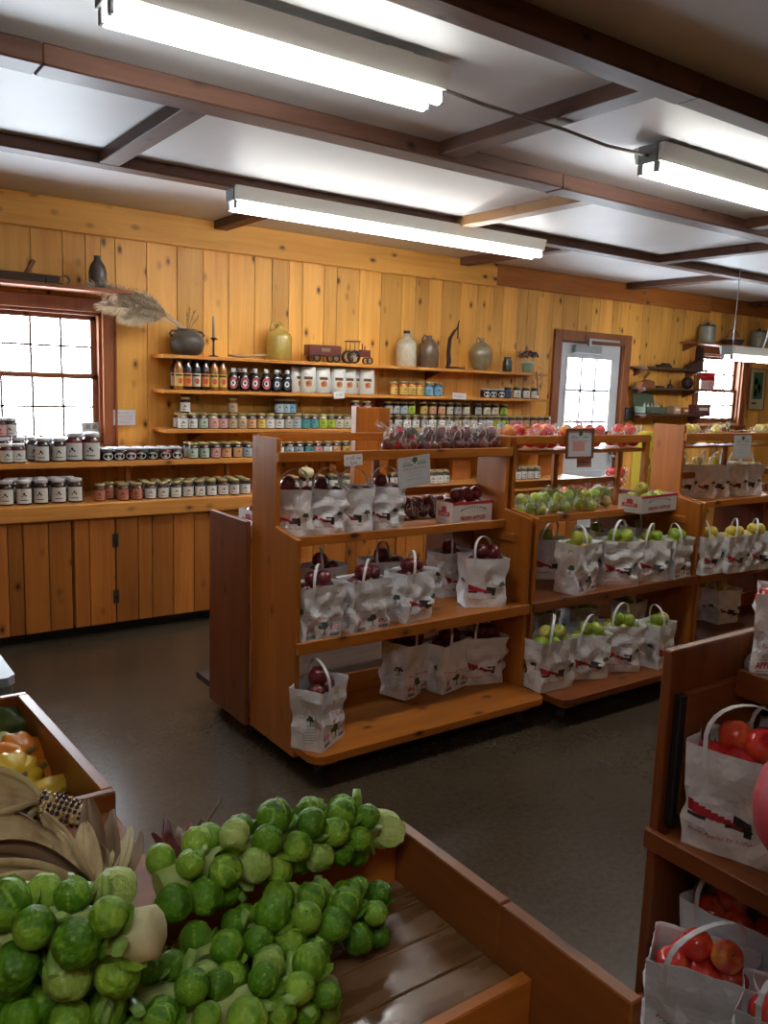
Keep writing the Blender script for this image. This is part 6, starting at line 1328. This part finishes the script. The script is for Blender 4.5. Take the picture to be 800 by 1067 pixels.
def blade(bm, a, b, w, mid, curl=.3, seed=0, mi=0, fold=.012):
    a, b, mid = Vector(a), Vector(b), Vector(mid); P_ = lambda u: (1-u)**2*a+2*u*(1-u)*mid+u*u*b; G = []; r = random.Random(seed); tw = r.uniform(-.9, .9); fr = r.uniform(2, 4)
    for i in range(15):
        u = i/14; c = P_(u); tg = (P_(min(1, u+.02))-P_(max(0, u-.02))).normalized(); sd = tg.cross(CF).normalized(); nn = sd.cross(tg); an = tw*u; s2 = sd*math.cos(an)+nn*math.sin(an); n3 = tg.cross(s2)
        ww = w*(math.sin(PI*min(.99, .10+u*.86))**.65); row_ = []
        for j in range(9):
            s = (j/8-.5)*2; row_.append(bm.verts.new(c+s2*s*ww+n3*(fold*math.cos(s*PI*fr)*.35+curl*ww*s*s)+n3*.003*math.sin(u*9+seed)))
        G.append(row_)
    for p, q in zip(G, G[1:]):
        for j in range(8): f = bm.faces.new((p[j], p[j+1], q[j+1], q[j])); f.smooth = True; f.material_index = mi
def corn(A, B, label, husks, cols, rad=.021, name='indian_corn', seed=0):
    A, B = Vector(A), Vector(B); ax = B-A; L = ax.length; ax.normalize(); t = thing(name, label, 'corn', A, group='ears of Indian corn'); r = random.Random(seed)
    n1 = ax.orthogonal().normalized(); n2 = n1.cross(ax); bm = bmesh.new(); rows, n = 14, int(L/.0075)
    tube(bm, [ax*L*i/8 for i in range(9)], [rad*.86*(1-.5*max(0, i/8-.6)) for i in range(9)], 12, mi=0)
    for i in range(n):
        u = (i+.5)/n; R_ = rad*(1-.55*max(0, u-.55)**1.2*2.0)
        for k in range(rows):
            a = 2*PI*k/rows; d = n1*math.cos(a)+n2*math.sin(a); v = bmesh.ops.create_icosphere(bm, subdivisions=1, radius=1)['verts']; sd = ax.cross(d); mi = r.choices(range(4), cols)[0]
            for q in v: c = q.co.copy(); q.co = ax*L*u+d*R_*.93+d*c.x*.0042+sd*c.y*(R_*PI/rows*.98)+ax*c.z*.0036
            for f in {f for q in v for f in q.link_faces}: f.material_index = mi; f.smooth = True
    local('kernels', bm, [mat('kernel_cream', (.58, .44, .20), .25, coat=.4), mat('kernel_purple', (.045, .012, .03), .2, coat=.5), mat('kernel_brown', (.12, .035, .015), .22, coat=.5), mat('kernel_gold', (.45, .25, .04), .25, coat=.4)], t)
    for i, (b, mid, w, m_) in enumerate(husks):
        bm = bmesh.new(); blade(bm, (0, 0, 0), Vector(b)-A, w, Vector(mid)-A, seed=seed*10+i); local('husk', bm, [huskm, huskp, huskd, redh][m_], t)
    return t
H = lambda px, py, z: PZ(px, py, z)
corn(H(40, 838, .965), H(92, 852, .945), 'ear of Indian corn with purple and cream kernels', [(H(-30, 818, .98), H(0, 800, 1.0), .026, 1), (H(-28, 862, .97), H(0, 868, .99), .022, 1), (H(-15, 880, .97), H(20, 880, .99), .012, 1), (H(-35, 838, .96), H(-5, 836, .99), .024, 0)], (5, 6, 1, 1), seed=1)
corn(H(205, 988, .875), H(165, 1004, .875), 'ear of dark brown Indian corn under the sprout stalks', [], (1, 1, 6, 4), seed=2, rad=.018)
corn(H(96, 932, .93), H(60, 960, .91), 'husked ear hidden behind tan corn husk blades', [
    (H(48, 848, 1.0), H(75, 895, .985), .020, 0), (H(92, 835, .99), H(100, 890, .97), .019, 2), (H(88, 858, .99), H(92, 900, .98), .017, 0), (H(115, 845, .98), H(118, 890, .97), .020, 2), (H(134, 862, .97), H(128, 905, .96), .015, 1), (H(147, 868, .95), H(140, 905, .95), .014, 2),
    (H(-25, 862, 1.0), H(40, 850, 1.03), .022, 0), (H(-25, 885, 1.0), H(45, 880, 1.03), .028, 2), (H(-30, 905, .99), H(30, 915, 1.02), .030, 0), (H(-20, 925, .98), H(40, 930, 1.0), .026, 0), (H(8, 848, .98), H(50, 862, 1.0), .016, 2), (H(60, 868, 1.0), H(70, 905, .99), .020, 0), (H(110, 880, .96), H(105, 910, .97), .016, 0)], (3, 3, 1, 1), seed=3)
corn(H(200, 905, .93), H(225, 930, .92), 'ear with dark red husk tips sticking up behind the sprouts', [(H(172, 853, .97), H(178, 885, .96), .009, 3), (H(198, 858, .96), H(190, 885, .95), .010, 3), (H(212, 856, .96), H(200, 885, .95), .008, 2), (H(228, 833, .97), H(208, 875, .95), .003, 2), (H(160, 868, .95), H(180, 890, .94), .008, 3), (H(186, 862, .95), H(190, 890, .95), .006, 2)], (1, 2, 4, 1), seed=4)
bm = bmesh.new(); q = H(188, 1022, .858); box(bm, q.x-.02, q.y-.02, .8565, q.x+.02, q.y+.02, .859, bev=0, rot=Matrix.Rotation(.5, 3, 'Z')); top('paper_scrap', bm, white, 'scrap of white paper under the sprout stalks', 'paper scrap', loc=q)
# ------------------------------------------------------------------ shopper at the right edge
def skin(name, nodes, edges, m, parent, sub=2):
    """continuous limb/body surface grown on a skeleton of joints: nodes = {name: (x, y, z, r)}"""
    bm = bmesh.new(); ks = list(nodes); V = {k: bm.verts.new(nodes[k][:3]) for k in ks}
    for a, b in edges: bm.edges.new((V[a], V[b]))
    me = bpy.data.meshes.new('t'); bm.to_mesh(me); bm.free(); o = bpy.data.objects.new('t', me); COL.objects.link(o)
    sk = o.modifiers.new('s', 'SKIN'); o.modifiers.new('u', 'SUBSURF').levels = sub
    for i, k in enumerate(ks):
        r = nodes[k][3]; o.data.skin_vertices[0].data[i].radius = r if isinstance(r, tuple) else (r, r); o.data.skin_vertices[0].data[i].use_root = i == 0
    dg = bpy.context.evaluated_depsgraph_get(); dg.update(); me2 = bpy.data.meshes.new_from_object(o.evaluated_get(dg)); bpy.data.objects.remove(o)
    for p in me2.polygons: p.use_smooth = True
    me2.materials.clear(); me2.materials.append(m); return local(name, me2, m, parent)
def shopper():
    t = thing('person', 'person in a red jacket and blue jeans at the right edge', 'person', (1.150, .373, 0), (0, 0, -.62))   # faces the rack (+x)
    sk = mat('skin_tone', (.55, .30, .21), .5); nd = {'pel': (0, 0, .95, (.14, .11)), 'waist': (0, 0, 1.06, (.135, .10)), 'chest': (0, .01, 1.26, (.155, .11)), 'neck0': (0, .0, 1.42, (.075, .065)), 'neck': (0, .01, 1.48, .052), 'jaw': (0, .03, 1.545, .066), 'head': (0, .022, 1.615, (.074, .090)), 'crown': (0, .012, 1.67, .066)}
    ed = [('pel', 'waist'), ('waist', 'chest'), ('chest', 'neck0'), ('neck0', 'neck'), ('neck', 'jaw'), ('jaw', 'head'), ('head', 'crown')]
    for s, n in ((-1, 'l'), (1, 'r')):
        nd.update({n+'sh': (s*.15, 0, 1.37, .055), n+'el': (s*.165, .03, 1.13, .040), n+'wr': (s*.075, .165, 1.085, .029), n+'pa': (s*.045, .215, 1.08, (.034, .018)),
                   n+'hip': (s*.09, 0, .86, .088), n+'kn': (s*.10, .02, .48, .058), n+'an': (s*.105, -.01, .09, .038), n+'toe': (s*.115, .13, .035, .035)})
        ed += [('neck0', n+'sh'), (n+'sh', n+'el'), (n+'el', n+'wr'), (n+'wr', n+'pa'), ('pel', n+'hip'), (n+'hip', n+'kn'), (n+'kn', n+'an'), (n+'an', n+'toe')]
        for k, (dx, L) in enumerate(((-.024, .068), (-.008, .078), (.009, .074), (.024, .058))):
            a, b, c = '%sf%da' % (n, k), '%sf%db' % (n, k), '%sf%dc' % (n, k); nd[a] = (s*.04+dx, .24, 1.075, .0095); nd[b] = (s*.04+dx*1.15, .24+L*.45, 1.055, .0088); nd[c] = (s*.04+dx*1.2, .24+L*.6, 1.025, .0075); ed += [(n+'pa', a), (a, b), (b, c)]
        nd[n+'t1'] = (s*.045+s*.034, .205, 1.095, .0115); nd[n+'t2'] = (s*.045+s*.036, .245, 1.10, .0095); ed += [(n+'wr', n+'t1'), (n+'t1', n+'t2')]
    skin('body', nd, ed, sk, t)
    jk = noisy('red_jacket', [(.3, (.34, .006, .015)), (.7, (.48, .010, .024))], 7, 3, .6, .3, .02)
    jn = {'hem': (0, -.01, 1.04, (.19, .14)), 'w': (0, 0, 1.12, (.175, .13)), 'c': (0, .01, 1.28, (.175, .13)), 'n': (0, 0, 1.40, (.12, .10)), 'col': (0, .01, 1.46, .075)}; je = [('w', 'hem'), ('w', 'c'), ('c', 'n'), ('n', 'col')]
    for s, n in ((-1, 'l'), (1, 'r')): jn.update({n+'s': (s*.15, 0, 1.365, .070), n+'e': (s*.165, .03, 1.13, .056), n+'cf': (s*.085, .17, 1.09, .042)}); je += [('n', n+'s'), (n+'s', n+'e'), (n+'e', n+'cf')]
    skin('jacket', jn, je, jk, t)
    bm = bmesh.new(); lathe(bm, [(.16, 1.17), (.205, 1.14), (.229, 1.105), (.238, 1.076), (.230, 1.05), (.212, 1.032), (.17, 1.03)], seg=40, sy=.72, lump=.06, seed=2); local('jacket_hem', bm, jk, t)
    pn = {'p': (0, -.01, .90, (.205, .14)), 'q': (0, -.01, .96, (.15, .115))}; pe = [('q', 'p')]
    for s, n in ((-1, 'l'), (1, 'r')): pn.update({n+'h': (s*.095, -.01, .76, .105), n+'k': (s*.10, .01, .46, .078), n+'a': (s*.105, -.01, .10, .062)}); pe += [('p', n+'h'), (n+'h', n+'k'), (n+'k', n+'a')]
    skin('jeans', pn, pe, noisy('blue_denim', [(.3, (.05, .11, .22)), (.7, (.10, .19, .34))], 60, 3, .8, .2, .003), t)
    for s in (-1, 1):
        bm = bmesh.new(); ico(bm, (s*.112, .06, .045), 1, 2, sc=(.048, .135, .045))
        for v in bm.verts: v.co.z = max(v.co.z, .0)
        local('shoe', bm, mat('shoe_black', (.03, .03, .03), .5), t)
        bm = bmesh.new(); ico(bm, (s*.030, .098, 1.615), .0125, 2); ico(bm, (s*.030, .1075, 1.615), .0055, 1, mi=1); local('eye', bm, [white, black], t)
        bm = bmesh.new(); ico(bm, (s*.082, .012, 1.605), 1, 2, sc=(.010, .020, .031)); local('ear', bm, sk, t)
    bm = bmesh.new(); tube(bm, [(0, .100, 1.625), (0, .118, 1.592), (0, .108, 1.580)], [.008, .013, .010], 8); local('nose', bm, sk, t)
    bm = bmesh.new(); tube(bm, [(-.022, .094, 1.556), (0, .102, 1.554), (.022, .094, 1.556)], [.003, .006, .003], 8); local('mouth', bm, mat('lip', (.40, .12, .10), .5), t)
    bm = bmesh.new(); ico(bm, (0, -.005, 1.640), 1, 3, sc=(.092, .105, .088))
    for v in bm.verts:
        if v.co.y > .055 and v.co.z < 1.665: v.co.y = .055-(1.665-v.co.z)*.4
        if v.co.z < 1.60 and v.co.y < .03: v.co.z -= .06*(1.60-v.co.z)/.05
    local('hair', bm, noisy('brown_hair', [(.3, (.05, .028, .015)), (.7, (.10, .055, .03))], 30, 3, .6, .4, .004, stretch=(4, 4, .6)), t)
shopper()
